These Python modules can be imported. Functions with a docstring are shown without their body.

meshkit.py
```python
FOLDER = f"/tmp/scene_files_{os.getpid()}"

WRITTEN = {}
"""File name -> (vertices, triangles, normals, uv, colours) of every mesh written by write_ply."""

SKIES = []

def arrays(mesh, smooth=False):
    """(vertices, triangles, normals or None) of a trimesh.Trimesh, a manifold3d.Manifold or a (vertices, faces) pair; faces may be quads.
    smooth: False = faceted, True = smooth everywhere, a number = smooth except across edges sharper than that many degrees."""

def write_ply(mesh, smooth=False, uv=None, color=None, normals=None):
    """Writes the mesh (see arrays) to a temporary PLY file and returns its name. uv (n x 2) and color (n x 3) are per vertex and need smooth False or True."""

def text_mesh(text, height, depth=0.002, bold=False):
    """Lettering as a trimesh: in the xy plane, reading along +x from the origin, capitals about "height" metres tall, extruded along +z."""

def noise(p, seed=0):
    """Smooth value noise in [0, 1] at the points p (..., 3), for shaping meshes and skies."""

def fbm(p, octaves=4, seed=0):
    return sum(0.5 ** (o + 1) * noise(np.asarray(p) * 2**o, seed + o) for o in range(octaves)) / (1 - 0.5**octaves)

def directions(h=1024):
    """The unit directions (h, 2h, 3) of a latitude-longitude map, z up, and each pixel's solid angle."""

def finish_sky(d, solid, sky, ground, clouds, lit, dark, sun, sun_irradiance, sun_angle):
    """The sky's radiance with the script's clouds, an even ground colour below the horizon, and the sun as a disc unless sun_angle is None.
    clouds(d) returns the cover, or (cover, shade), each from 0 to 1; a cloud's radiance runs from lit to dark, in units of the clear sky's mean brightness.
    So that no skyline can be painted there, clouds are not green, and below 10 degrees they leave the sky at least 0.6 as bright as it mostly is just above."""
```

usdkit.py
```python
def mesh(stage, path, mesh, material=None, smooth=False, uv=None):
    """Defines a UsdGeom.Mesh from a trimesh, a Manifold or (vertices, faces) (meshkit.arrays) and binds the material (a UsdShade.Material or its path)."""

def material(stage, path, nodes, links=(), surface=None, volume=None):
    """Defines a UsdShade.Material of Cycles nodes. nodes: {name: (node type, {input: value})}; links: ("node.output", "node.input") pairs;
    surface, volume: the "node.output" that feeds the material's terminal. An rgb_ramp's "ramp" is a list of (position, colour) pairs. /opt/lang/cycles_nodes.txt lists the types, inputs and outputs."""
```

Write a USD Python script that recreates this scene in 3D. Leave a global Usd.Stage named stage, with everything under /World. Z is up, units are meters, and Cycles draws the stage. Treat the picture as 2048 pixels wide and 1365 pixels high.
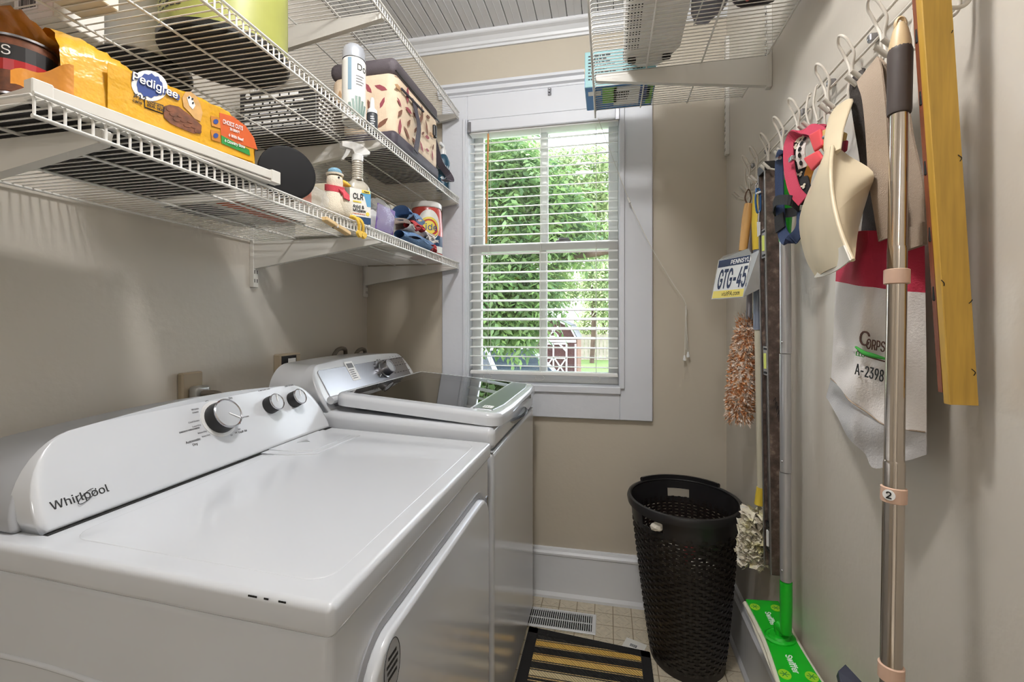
import math, random
import numpy as np, trimesh, usdkit, meshkit
import manifold3d as m3
from shapely.geometry import Polygon, Point, box as sbox
from shapely import affinity
from pxr import Usd, UsdGeom, UsdLux, UsdShade, Gf, Sdf

stage = Usd.Stage.CreateInMemory()
UsdGeom.SetStageUpAxis(stage, 'Z')
UsdGeom.SetStageMetersPerUnit(stage, 1.0)
UsdGeom.Xform.Define(stage, '/World')
stage.SetDefaultPrim(stage.GetPrimAtPath('/World'))
UsdGeom.Scope.Define(stage, '/World/Looks')
rng = random.Random(7)
nrg = np.random.default_rng(7)

# ---------------------------------------------------------------- camera, sky, sun, lamp, exposure
FPX, HOR, CAMZ = 900.0, 645.0, 1.24          # focal length in pixels, horizon row, eye height
YAW = math.atan(191 / FPX)
cam = UsdGeom.Camera.Define(stage, '/World/camera')
cam.AddTranslateOp().Set((0, 0, CAMZ)); cam.AddRotateZOp().Set(math.degrees(YAW)); cam.AddRotateXOp().Set(90)
cam.CreateHorizontalApertureAttr(36.0); cam.CreateVerticalApertureAttr(36.0 * 1365 / 2048)
cam.CreateFocalLengthAttr(36.0 * FPX / 2048)
cam.CreateVerticalApertureOffsetAttr(-(682.5 - HOR) / 2048 * 36.0)
cam.CreateClippingRangeAttr((0.02, 500.0))
EXPOSURE = 0.0
cam.CreateExposureAttr(EXPOSURE)
SKY_STRENGTH, SUN_STRENGTH, LAMP, HALL = 8.0, 1.8, 200.0, 95.0


def lin(c):
    c = np.asarray(c, float) / 255.0
    return tuple(float(x) for x in np.where(c <= 0.04045, c / 12.92, ((c + 0.055) / 1.055) ** 2.4))


dome = UsdLux.DomeLight.Define(stage, '/World/sky')
dome.CreateIntensityAttr(1.0)
skym = usdkit.material(stage, '/World/Looks/sky', {
    'g': ('texture_coordinate', {}), 'x': ('separate_xyz', {}),
    'r': ('rgb_ramp', {'ramp': [(0.0, (0.30, 0.30, 0.27)), (0.49, (0.42, 0.44, 0.42)), (0.51, (0.95, 0.97, 1.0)), (0.62, (0.62, 0.76, 1.0)), (1.0, (0.30, 0.48, 0.92))]}),
    'a': ('math', {'math_type': 'multiply_add', 'value2': 0.5, 'value3': 0.5}),
    'n': ('noise_texture', {'scale': 2.2, 'detail': 5.0, 'roughness': 0.6}),
    'nr': ('rgb_ramp', {'ramp': [(0.40, (0, 0, 0)), (0.60, (1, 1, 1))]}),
    'm': ('mix_color', {'b': (1.0, 1.0, 1.0)}),
    'b': ('background_shader', {'strength': SKY_STRENGTH})},
    [('g.generated', 'x.vector'), ('x.z', 'a.value1'), ('a.value', 'r.fac'), ('g.generated', 'n.vector'), ('n.fac', 'nr.fac'), ('nr.color', 'm.fac'),
     ('r.color', 'm.a'), ('m.result', 'b.color')], surface='b.background')
UsdShade.MaterialBindingAPI.Apply(dome.GetPrim()).Bind(skym)
sun = UsdLux.DistantLight.Define(stage, '/World/sun')     # high sun over the house roof: lights the garden, not the room
sun.CreateIntensityAttr(SUN_STRENGTH); sun.CreateAngleAttr(4.0); sun.CreateColorAttr((1.0, 0.95, 0.86))
sun.AddRotateZOp().Set(-35); sun.AddRotateXOp().Set(38)
LAMP_AT = (-0.18, 0.62, 2.47)
lamp_light = UsdLux.SphereLight.Define(stage, '/World/lamp_light')
lamp_light.AddTranslateOp().Set(LAMP_AT); lamp_light.CreateRadiusAttr(0.075); lamp_light.CreateIntensityAttr(LAMP)
lamp_light.CreateColorAttr((1.0, 0.985, 0.965))

hall_light = UsdLux.SphereLight.Define(stage, '/World/hall_light')      # the hall's own ceiling lamp, seen through the open doorway behind the camera
hall_light.AddTranslateOp().Set((-0.2, -2.3, 2.3)); hall_light.CreateRadiusAttr(0.09); hall_light.CreateIntensityAttr(HALL)
hall_light.CreateColorAttr((1.0, 0.985, 0.965))

# ---------------------------------------------------------------- helpers: pixels to points, names, materials, meshes
S_, C_ = math.sin(YAW), math.cos(YAW)


def at(px, py, X=None, Y=None, Z=None):
    u, v = (px - 1024) / FPX, (HOR - py) / FPX
    r = np.array([-S_ + u * C_, C_ + u * S_, v])
    t = X / r[0] if X is not None else Y / r[1] if Y is not None else (Z - CAMZ) / r[2]
    return np.array([0, 0, CAMZ]) + r * t


USED = {}


def numbered(parent, name):
    k = (parent, name)
    USED[k] = USED.get(k, -1) + 1
    return name if USED[k] == 0 else f'{name}_{USED[k]:03d}'


class Thing:
    def __init__(s, path, loc):
        s.path, s.loc = path, np.asarray(loc, float)

    @property
    def prim(s):
        return stage.GetPrimAtPath(s.path)

    def part(s, name, mesh, m, smooth=30, label=None, kind=None):
        p = s.path + '/' + numbered(s.path, name)
        v, f, n = meshkit.arrays(mesh, smooth)
        g = usdkit.mesh(stage, p, (v - s.loc, f), MT(m))
        if n is not None:
            from pxr import Vt
            g.CreateNormalsAttr(Vt.Vec3fArray.FromNumpy(n.astype(np.float32))); g.SetNormalsInterpolation('vertex')
        c = Thing(p, s.loc)
        if label: c.prim.SetCustomDataByKey('label', label)
        if kind: c.prim.SetCustomDataByKey('kind', kind)
        return c


def tag(prim, label=None, cat=None, group=None, kind=None):
    for k, t in (('label', label), ('category', cat), ('group', group), ('kind', kind)):
        if t: prim.SetCustomDataByKey(k, t)


def thing(name, label, cat, loc=(0, 0, 0), group=None, kind=None):
    p = '/World/' + numbered('/World', name)
    x = UsdGeom.Xform.Define(stage, p)
    x.AddTranslateOp().Set(tuple(float(a) for a in loc))
    tag(x.GetPrim(), label, cat, group, kind)
    return Thing(p, loc)


def single(name, label, cat, mesh, m, smooth=30, group=None, kind=None):
    t = Thing('/World', (0, 0, 0)).part(name, mesh, m, smooth)
    tag(t.prim, label, cat, group, kind)
    return t


def struct(name, mesh, m, label=None, smooth=None):
    t = Thing('/World', (0, 0, 0)).part(name, mesh, m, smooth)
    tag(t.prim, label, None, None, 'structure')
    return t


def dup(t, loc, rotz=0, label=None, group=None, rot=None, scale=None):
    d = t.prim.GetCustomData()
    n = '/World/' + numbered('/World', t.path.split('/')[-1])
    x = UsdGeom.Xform.Define(stage, n)
    x.GetPrim().GetReferences().AddInternalReference(t.path)
    x.ClearXformOpOrder()
    x.AddTranslateOp().Set(tuple(float(a) for a in loc))
    if rot is not None: x.AddRotateXYZOp().Set(rot)
    elif rotz: x.AddRotateZOp().Set(rotz)
    if scale is not None: x.AddScaleOp().Set(scale)
    tag(x.GetPrim(), label or d.get('label'), d.get('category'), group or d.get('group'))
    x.GetPrim().SetInstanceable(True)
    return Thing(n, loc)


MATS = {}


def MT(m):
    return MATS[m] if isinstance(m, str) else m


def mat(name, rgb, rough=0.5, metal=0.0, var=None, bump=None, coat=0.0, spec=None, sss=0.0, sheen=0.0, emit=None, ramp=None, stretch=None, spots=None, raw=None):
    """principled look. var=(scale, amount): tone drift; bump=(scale, height in m); ramp=[(at, sRGB)] by noise instead of var; spots=(scale, threshold, sRGB)"""
    n = {'p': ('principled_bsdf', {'base_color': lin(rgb), 'roughness': rough, 'metallic': metal})}
    L = []
    P = n['p'][1]
    if coat: P['coat_weight'] = coat; P['coat_roughness'] = 0.08
    if spec is not None: P['specular_ior_level'] = spec
    if sss: P['subsurface_weight'] = sss; P['subsurface_scale'] = 0.01
    if sheen: P['sheen_weight'] = sheen
    if emit: P['emission_color'] = lin(emit[0]); P['emission_strength'] = emit[1]
    if raw: P.update(raw)
    if var or bump or ramp or spots:
        n['tc'] = ('texture_coordinate', {})
        src = 'tc.object'
        if stretch:
            n['mp'] = ('mapping', {'scale': stretch}); L.append((src, 'mp.vector')); src = 'mp.vector'
    col = None
    if ramp:
        n['nz'] = ('noise_texture', {'scale': ramp[0], 'detail': 5.0, 'roughness': 0.6}); L.append((src, 'nz.vector'))
        n['rp'] = ('rgb_ramp', {'ramp': [(a, lin(c)) for a, c in ramp[1]]}); L.append(('nz.fac', 'rp.fac')); col = 'rp.color'
    elif var:
        n['nz'] = ('noise_texture', {'scale': var[0], 'detail': 4.0}); L.append((src, 'nz.vector'))
        b = np.array(lin(rgb))
        n['rp'] = ('rgb_ramp', {'ramp': [(0.3, tuple(b * (1 - var[1]))), (0.7, tuple(np.minimum(1, b * (1 + var[1]))))]})
        L.append(('nz.fac', 'rp.fac')); col = 'rp.color'
    if spots:
        n['sz'] = ('noise_texture', {'scale': spots[0], 'detail': 6.0, 'roughness': 0.7}); L.append((src, 'sz.vector'))
        n['sr'] = ('rgb_ramp', {'ramp': [(spots[1], (0, 0, 0)), (spots[1] + 0.04, (1, 1, 1))]}); L.append(('sz.fac', 'sr.fac'))
        n['sm'] = ('mix_color', {'a': lin(rgb), 'b': lin(spots[2])}); L.append(('sr.color', 'sm.fac'))
        if col: L.append((col, 'sm.a'))
        col = 'sm.result'
    if col: L.append((col, 'p.base_color'))
    if bump:
        n['bz'] = ('noise_texture', {'scale': bump[0], 'detail': 3.0}); L.append((src, 'bz.vector'))
        n['bp'] = ('bump', {'strength': 1.0, 'distance': bump[1]}); L += [('bz.fac', 'bp.height'), ('bp.normal', 'p.normal')]
    MATS[name] = usdkit.material(stage, '/World/Looks/' + name, n, L, surface='p.BSDF')
    return MATS[name]


def clear_mat(name, tint, base=0.04, rough=0.0, ior=1.5, glossy=(1, 1, 1)):
    """thin clear sheet: tinted transparency with a fresnel gloss"""
    MATS[name] = usdkit.material(stage, '/World/Looks/' + name, {
        't': ('transparent_bsdf', {'color': tint}), 'g': ('glossy_bsdf', {'color': glossy, 'roughness': rough}),
        'f': ('fresnel', {'IOR': ior}), 'm': ('mix_closure', {})},
        [('f.fac', 'm.fac'), ('t.BSDF', 'm.closure1'), ('g.BSDF', 'm.closure2')], surface='m.closure')


def cat(*ms):
    out = []
    for m in ms:
        if isinstance(m, (list, tuple)): out += [tm(x) for x in m]
        else: out.append(tm(m))
    return trimesh.util.concatenate(out)


def tm(m):
    if hasattr(m, 'to_mesh'):
        q = m.to_mesh(); return trimesh.Trimesh(q.vert_properties[:, :3], q.tri_verts, process=False)
    return m


def box(lo, hi):
    lo, hi = np.minimum(lo, hi), np.maximum(lo, hi)
    b = trimesh.creation.box(hi - lo); b.apply_translation((lo + hi) / 2); return b


ICO = {k: trimesh.creation.icosphere(k).vertices for k in (0, 1, 2)}


def hull(pts):
    return tm(m3.Manifold.hull_points(np.asarray(pts, float)))


def rbox(lo, hi, r=0.003, k=0):
    """box with rounded edges"""
    lo, hi = np.minimum(lo, hi), np.maximum(lo, hi)
    r = min(r, float((hi - lo).min()) * 0.49)
    if k == 0:      # chamfer: 24 corner points
        c = []
        for i in np.ndindex(2, 2, 2):
            p = np.where(i, hi, lo).astype(float); s = np.where(i, -1, 1)
            for a in range(3):
                q = p + s * r; q[a] = p[a]; c.append(q)
        return hull(c)
    pts = [np.where(i, hi - r, lo + r) + r * ICO[k] for i in np.ndindex(2, 2, 2)]
    return hull(np.vstack(pts))


def ngon(r, n=24, ry=None, ph=0.0):
    a = np.arange(n) * 2 * np.pi / n + ph
    return np.c_[np.cos(a) * r, np.sin(a) * (ry or r)]


def rrect(w, h, r, n=6):
    """rounded rectangle outline centred on 0 (counter-clockwise)"""
    r = min(r, w / 2 - 1e-5, h / 2 - 1e-5)
    out = []
    for cx, cy, a0 in ((w / 2 - r, h / 2 - r, 0), (-w / 2 + r, h / 2 - r, 90), (-w / 2 + r, -h / 2 + r, 180), (w / 2 - r, -h / 2 + r, 270)):
        for k in range(n + 1):
            a = math.radians(a0 + 90 * k / n); out.append((cx + r * math.cos(a), cy + r * math.sin(a)))
    return np.array(out)


def frame(o, x, y):
    """matrix that takes local x, y, z to the directions x, y, x cross y at o"""
    x = np.asarray(x, float); x = x / np.linalg.norm(x)
    y = np.asarray(y, float); y = y - x * (x @ y); y = y / np.linalg.norm(y)
    m = np.eye(4); m[:3, 0], m[:3, 1], m[:3, 2], m[:3, 3] = x, y, np.cross(x, y), o
    return m


def put(mesh, m):
    q = tm(mesh).copy(); q.apply_transform(m); return q


def move(mesh, d):
    q = tm(mesh).copy(); q.apply_translation(d); return q


def rot(mesh, deg, axis, about=(0, 0, 0)):
    q = tm(mesh).copy(); q.apply_transform(trimesh.transformations.rotation_matrix(math.radians(deg), axis, about)); return q


def ext(poly, h):
    """extrude a 2D polygon (points or shapely) along +z"""
    g = poly if hasattr(poly, 'geom_type') else Polygon(poly)
    gs = getattr(g, 'geoms', [g])
    return trimesh.util.concatenate([trimesh.creation.extrude_polygon(a, h, engine='earcut') for a in gs])


def slab(outline, depth, r, n=3):
    """convex outline extruded along z with a rounded upper edge"""
    pts, c = [], np.asarray(outline, float)
    pg = Polygon(c)
    pts.append(np.c_[c, np.zeros(len(c))])
    for k in range(n + 1):
        a = math.pi / 2 * k / n
        q = pg.buffer(-r * (1 - math.cos(a)) - 1e-6, join_style=1)
        e = np.array(q.exterior.coords)[:-1]
        pts.append(np.c_[e, np.full(len(e), depth - r + r * math.sin(a))])
    return hull(np.vstack(pts))


def tube(path, r, n=8, closed=False, cap=True):
    p = np.asarray(path, float)
    m = len(p)
    if closed: t = np.roll(p, -1, 0) - np.roll(p, 1, 0)
    else: t = np.gradient(p, axis=0)
    t = t / (np.linalg.norm(t, axis=1, keepdims=True) + 1e-12)
    a = np.cross(t[0], [0, 0, 1.0] if abs(t[0][2]) < 0.9 else [1.0, 0, 0]); a /= np.linalg.norm(a)
    A = []
    for i in range(m):
        a = a - t[i] * (a @ t[i]); a = a / (np.linalg.norm(a) + 1e-12); A.append(a)
    A = np.array(A); B = np.cross(t, A)
    r = np.broadcast_to(np.asarray(r, float), (m,))
    th = np.arange(n) * 2 * np.pi / n
    v = (p[:, None] + r[:, None, None] * (np.cos(th)[None, :, None] * A[:, None] + np.sin(th)[None, :, None] * B[:, None])).reshape(-1, 3)
    f = []
    for i in range(m if closed else m - 1):
        j = (i + 1) % m
        for k in range(n):
            l = (k + 1) % n
            f += [[i * n + k, i * n + l, j * n + l], [i * n + k, j * n + l, j * n + k]]
    if cap and not closed:
        for k in range(1, n - 1):
            f += [[0, k + 1, k], [(m - 1) * n, (m - 1) * n + k, (m - 1) * n + k + 1]]
    return trimesh.Trimesh(v, f, process=False)


def rod(a, b, r, n=8):
    return tube([a, b], r, n)


def sweep(path, side, sec, closed=False):
    """a flat section (a along side, b along the normal) drawn along path; side: one vector or one per point"""
    p = np.asarray(path, float); m = len(p)
    t = np.roll(p, -1, 0) - np.roll(p, 1, 0) if closed else np.gradient(p, axis=0)
    t = t / (np.linalg.norm(t, axis=1, keepdims=True) + 1e-12)
    s = np.broadcast_to(np.asarray(side, float), (m, 3)); s = s - t * (s * t).sum(1, keepdims=True); s = s / (np.linalg.norm(s, axis=1, keepdims=True) + 1e-12)
    b = np.cross(t, s); q = np.asarray(sec, float); n = len(q)
    v = (p[:, None] + q[None, :, :1] * s[:, None] + q[None, :, 1:] * b[:, None]).reshape(-1, 3)
    f = []
    for i in range(m if closed else m - 1):
        j = (i + 1) % m
        for k in range(n):
            l = (k + 1) % n
            f += [[i * n + k, i * n + l, j * n + l], [i * n + k, j * n + l, j * n + k]]
    if not closed:
        for k in range(1, n - 1):
            f += [[0, k + 1, k], [(m - 1) * n, (m - 1) * n + k, (m - 1) * n + k + 1]]
    return trimesh.Trimesh(v, f, process=False)


def strap(path, side, w, th):
    return sweep(path, side, [(-w / 2, -th / 2), (w / 2, -th / 2), (w / 2, th / 2), (-w / 2, th / 2)])


def bez(pts, n=24):
    """Catmull-Rom curve through pts"""
    p = np.asarray(pts, float)
    q = np.vstack([2 * p[0] - p[1], p, 2 * p[-1] - p[-2]])
    out = []
    seg = len(p) - 1
    for i in range(seg):
        a, b, c, d = q[i:i + 4]
        for t in np.linspace(0, 1, max(2, n // seg), endpoint=False):
            out.append(0.5 * (2 * b + (c - a) * t + (2 * a - 5 * b + 4 * c - d) * t * t + (3 * b - a - 3 * c + d) * t ** 3))
    return np.array(out + [p[-1]])


def lathe(prof, n=32, sx=1.0, sy=1.0):
    """profile (r, z) turned about z; ends with r 0 close"""
    p = np.asarray(prof, float); m = len(p)
    a = np.arange(n) * 2 * np.pi / n
    v = np.stack([p[:, None, 0] * np.cos(a) * sx, p[:, None, 0] * np.sin(a) * sy, np.broadcast_to(p[:, None, 1], (m, n))], -1).reshape(-1, 3)
    f = []
    for i in range(m - 1):
        for k in range(n):
            l = (k + 1) % n
            f += [[i * n + k, i * n + l, (i + 1) * n + l], [i * n + k, (i + 1) * n + l, (i + 1) * n + k]]
    t = trimesh.Trimesh(v, f, process=False)
    t.merge_vertices(); t.update_faces(t.nondegenerate_faces())
    return t


def grid(fn, nu, nv, th=None):
    """sheet fn(u, v) -> point, u and v in 0..1 as a mesh; th gives it thickness"""
    u, v = np.meshgrid(np.linspace(0, 1, nu), np.linspace(0, 1, nv), indexing='ij')
    P = np.array([[fn(a, b) for a, b in zip(x, y)] for x, y in zip(u, v)])
    idx = np.arange(nu * nv).reshape(nu, nv)
    f = []
    for i in range(nu - 1):
        for j in range(nv - 1):
            a, b, c, d = idx[i, j], idx[i + 1, j], idx[i + 1, j + 1], idx[i, j + 1]
            f += [[a, b, c], [a, c, d]]
    V = P.reshape(-1, 3)
    if th:
        t = trimesh.Trimesh(V, f, process=False); N = np.array(t.vertex_normals)
        n0 = len(V); V = np.vstack([V + N * th / 2, V - N * th / 2])
        f2 = [[n0 + a, n0 + c, n0 + b] for a, b, c in f]
        edge = [idx[i, 0] for i in range(nu)] + [idx[-1, j] for j in range(1, nv)] + [idx[i, -1] for i in range(nu - 2, -1, -1)] + [idx[0, j] for j in range(nv - 2, 0, -1)]
        e = []
        for a, b in zip(edge, edge[1:] + edge[:1]):
            e += [[a, n0 + b, b], [a, n0 + a, n0 + b]]
        f = f + f2 + e
    return trimesh.Trimesh(V, f, process=False)


def text(s, h, o, x, y, d=0.0006, bold=False, mid=False, wid=None):
    t = meshkit.text_mesh(s, h, d, bold)
    if wid: t.apply_scale((wid / t.extents[0], 1, 1))
    if mid: t.apply_translation((-t.bounds[:, 0].mean(), -h / 2, 0))
    return put(t, frame(o, x, y))


def diff(a, *bs):
    def mm(t):
        t = tm(t); t.merge_vertices(); return m3.Manifold(m3.Mesh(np.asarray(t.vertices, np.float32), np.asarray(t.faces, np.uint32)))
    r = mm(a)
    for b in bs: r = r - mm(b)
    return tm(r)


def slope(mesh, k, x0):
    q = tm(mesh).copy(); v = np.array(q.vertices); v[:, 2] += k * (x0 - v[:, 0]); q.vertices = v; return q

# ---------------------------------------------------------------- materials
mat('wall_paint', (204, 197, 186), 0.36, var=(1.3, 0.025), bump=(55, 0.0006))
mat('wall_back_paint', (196, 187, 171), 0.42, var=(1.3, 0.025), bump=(60, 0.0006))
mat('trim_paint', (222, 224, 228), 0.38, bump=(30, 0.0006))
mat('casing_paint', (216, 219, 226), 0.42, bump=(26, 0.0012))
mat('ceiling_paint', (222, 223, 226), 0.5)
mat('tile', (205, 194, 172), 0.42, var=(60, 0.10), spots=(140, 0.66, (160, 146, 120)))
mat('tile_line', (160, 146, 122), 0.5)
mat('grout', (150, 136, 112), 0.7)
mat('white_wire', (226, 224, 219), 0.35)
mat('white_enamel', (206, 209, 214), 0.16, coat=0.35)
mat('white_plastic', (222, 222, 222), 0.3)
mat('grey_plastic', (160, 162, 166), 0.4)
mat('chrome', (190, 190, 194), 0.14, metal=1.0)
mat('brushed', (158, 158, 163), 0.28, metal=1.0)
mat('black_plastic', (20, 19, 19), 0.4)
mat('black_ink', (30, 30, 32), 0.6)
mat('grey_ink', (120, 120, 124), 0.6)
mat('white_ink', (240, 240, 240), 0.6)
mat('dark_gap', (25, 25, 25), 0.8)
mat('blind_white', (238, 238, 236), 0.35)
mat('wand_wood', (190, 128, 62), 0.4)
mat('string', (225, 222, 214), 0.8)

# ---------------------------------------------------------------- room shell
XL, XR, YB, YF, ZC = -1.17, 0.49, 2.04, -0.95, 2.585
WX0, WX1, WZ0, WZ1 = -0.645, 0.055, 0.955, 2.19      # window opening
T = 0.13
struct('wall_left', box((XL - T, YF - T, -0.1), (XL, YB + T, ZC + .1)), 'wall_paint', 'plain greige wall behind the washer and dryer')
struct('wall_right', box((XR, YF - T, -0.1), (XR + T, YB + T, ZC + .1)), 'wall_paint', 'pale greige wall that carries the wire hook rack')
struct('wall_back', diff(box((XL, YB, -0.1), (XR, YB + T, ZC + .1)), box((WX0, YB - .1, WZ0), (WX1, YB + .5, WZ1))), 'wall_back_paint', 'greige wall around the window')
struct('wall_front', diff(box((XL, YF - T, -0.1), (XR, YF, ZC + .1)), box((-0.62, YF - .3, -.2), (0.2, YF + .1, 2.03))), 'wall_paint', 'greige wall behind the camera with the door')
d1 = struct('trim_2', cat(rbox((-.70, YF, 0), (-.61, YF + .018, 2.03), .003), rbox((.19, YF, 0), (.28, YF + .018, 2.03), .003), rbox((-.70, YF, 2.02), (.28, YF + .018, 2.11), .003)), 'trim_paint', 'white casing round the open doorway behind the camera')
struct('wall_hall', diff(box((-1.6, -3.4, -.1), (1.2, YF - T, 2.6)), box((-1.5, -3.3, 0), (1.1, YF, 2.5))), 'wall_paint', 'pale walls of the hall behind the open doorway')

fl = struct('floor', box((XL, YF, -0.08), (XR, YB, -0.0018)), 'grout', 'cream patterned vinyl floor laid out in small square tiles')
TP = 0.0765
for i in range(11):
    for j in range(17):
        x0, y0 = -0.358 + i * TP, 0.735 + j * TP
        x1, y1 = min(x0 + TP - .0035, XR), min(y0 + TP - .0035, YB)
        q = rbox((x0, y0, -0.0018), (x1, y1, 0), .0008)
        t_ = fl.part('tile', q, 'tile', None)
fl.part('tile_corner_line', cat([sweep(np.array([(x + a * .011, y + b * .03, .00005), (x + a * .03, y + b * .011, .00005)]), (0, 0, 1), [(-.0002, -.0006), (.0002, -.0006), (.0002, .0006), (-.0002, .0006)])
                                 for i in range(11) for j in range(8, 17) for x, y in [(-0.358 + i * TP - .0017, .735 + j * TP - .0017)] for a in (-1, 1) for b in (-1, 1) if x + a * .03 < XR and y + b * .03 < YB]), 'tile_line', None, kind='stuff')

ce = struct('ceiling', box((XL, YF, ZC + .012), (XR, YB, ZC + .1)), 'dark_gap', 'white painted beadboard ceiling of narrow boards')
n_pl = 25
for i in range(n_pl):
    w = (XR - XL) / n_pl
    x0 = XL + i * w
    ce.part('plank', rbox((x0 + .0012, YF, ZC), (x0 + w - .0012, YB, ZC + .014), .003), 'ceiling_paint', None)
    ce.part('bead', rod((x0 + w * .5, YF, ZC + .0015), (x0 + w * .5, YB, ZC + .0015), .003, 6), 'ceiling_paint')


def profile(name, sec, a, b, up, m='trim_paint', label=None, par=None):
    """moulding: section (out from the wall, height) drawn from a to b; 'up' is the direction out of the wall"""
    a, b, up = np.asarray(a, float), np.asarray(b, float), np.asarray(up, float)
    pts = [tuple(p) for p in sec]
    v = np.array([[e + up * p[0] + np.array([0, 0, p[1]]) for p in pts] for e in (a, b)])
    n = len(pts); V = v.reshape(-1, 3); f = []
    for k in range(n):
        l = (k + 1) % n
        f += [[k, l, n + l], [k, n + l, n + k]]
    tri = trimesh.creation.triangulate_polygon(Polygon(pts), engine='earcut')
    ix = [int(np.argmin(np.abs(np.array(pts) - q).sum(1))) for q in tri[0]]
    for t3 in tri[1]:
        i, j, k = (ix[q] for q in t3); f += [[i, j, k], [n + i, n + k, n + j]]
    t = trimesh.Trimesh(V, f, process=False); t.fix_normals()
    return par.part(name, t, m, None) if par else struct(name, t, m, label)


crown = [(0, 0), (.010, 0), (.012, .012), (.02, .016), (.024, .03), (.04, .05), (.058, .058), (.062, .068), (.062, .0595 + .02), (.0, .0595 + .02)]
crown = [(0, 0), (.009, 0), (.011, .010), (.018, .013), (.022, .024), (.036, .038), (.052, .044), (.056, .048), (.056, .06), (0, .06)]
profile('trim_1', crown, (XL, YB, 2.525), (XR, YB, 2.525), (0, -1, 0), label='white crown moulding along the top of the window wall')
bb = [(0, 0), (.028, 0), (.028, .012), (.02, .026), (.02, .188), (.024, .192), (.024, .2), (.016, .208), (.012, .218), (0, .22)]
profile('baseboard_back', bb, (XL, YB, 0), (XR, YB, 0), (0, -1, 0), label='tall white baseboard under the window')
profile('baseboard_right', bb, (XR, YF, 0), (XR, YB - .02, 0), (-1, 0, 0), label='tall white baseboard below the hook rack')
profile('baseboard_left', bb, (XL, YF, 0), (XL, YB - .02, 0), (1, 0, 0), label='white baseboard behind the machines')

# ---------------------------------------------------------------- window
win = thing('window_1', 'white double-hung window with wide painted casing', None, (0, 0, 0), kind='structure')
CM = 'casing_paint'
win.part('casing', rbox((-0.768, 2.018, .812), (WX0 + .002, YB, 2.30), .003), CM)
win.part('casing', rbox((WX1 - .002, 2.018, .812), (0.190, YB, 2.30), .003), CM)
win.part('casing', rbox((WX0 + .002, 2.0175, 2.185), (WX1 - .002, YB, 2.30), .003), CM)
win.part('apron', rbox((WX0 + .002, 2.017, .812), (WX1 - .002, YB, .93), .003), CM)
for xx, s in ((WX0, -1), (WX1, 1)):     # stop bead proud of the casing
    win.part('bead', rbox((xx - .004, 2.006, .95), (xx + s * .018, 2.02, 2.19), .003), CM)
profile('head_cap', [(0, 0), (.022, 0), (.024, .008), (.036, .014), (.04, .03), (.052, .036), (.052, .048), (0, .05)], (-0.785, YB, 2.30), (0.207, YB, 2.30), (0, -1, 0), CM, par=win)
win.part('stool', rbox((WX0 - .002, 2.005, .925), (WX1 + .002, YB + .1, .958), .004), CM)
for xx in (WX0, WX1):
    win.part('jamb', rbox((xx - .02, YB - .01, .95), (xx + (.006 if xx < -.3 else -.006), YB + T, 2.2), .002) if xx < -.3 else rbox((xx - .006, YB - .01, .95), (xx + .02, YB + T, 2.2), .002), CM)
win.part('jamb', rbox((WX0, YB, 2.18), (WX1, YB + T, 2.2), .002), CM)
win.part('sill', rbox((WX0 - .05, YB + .09, .92), (WX1 + .05, YB + .2, .956), .003), CM)
clear_mat('pane', (0.97, 0.985, 0.98), ior=1.45)


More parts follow.
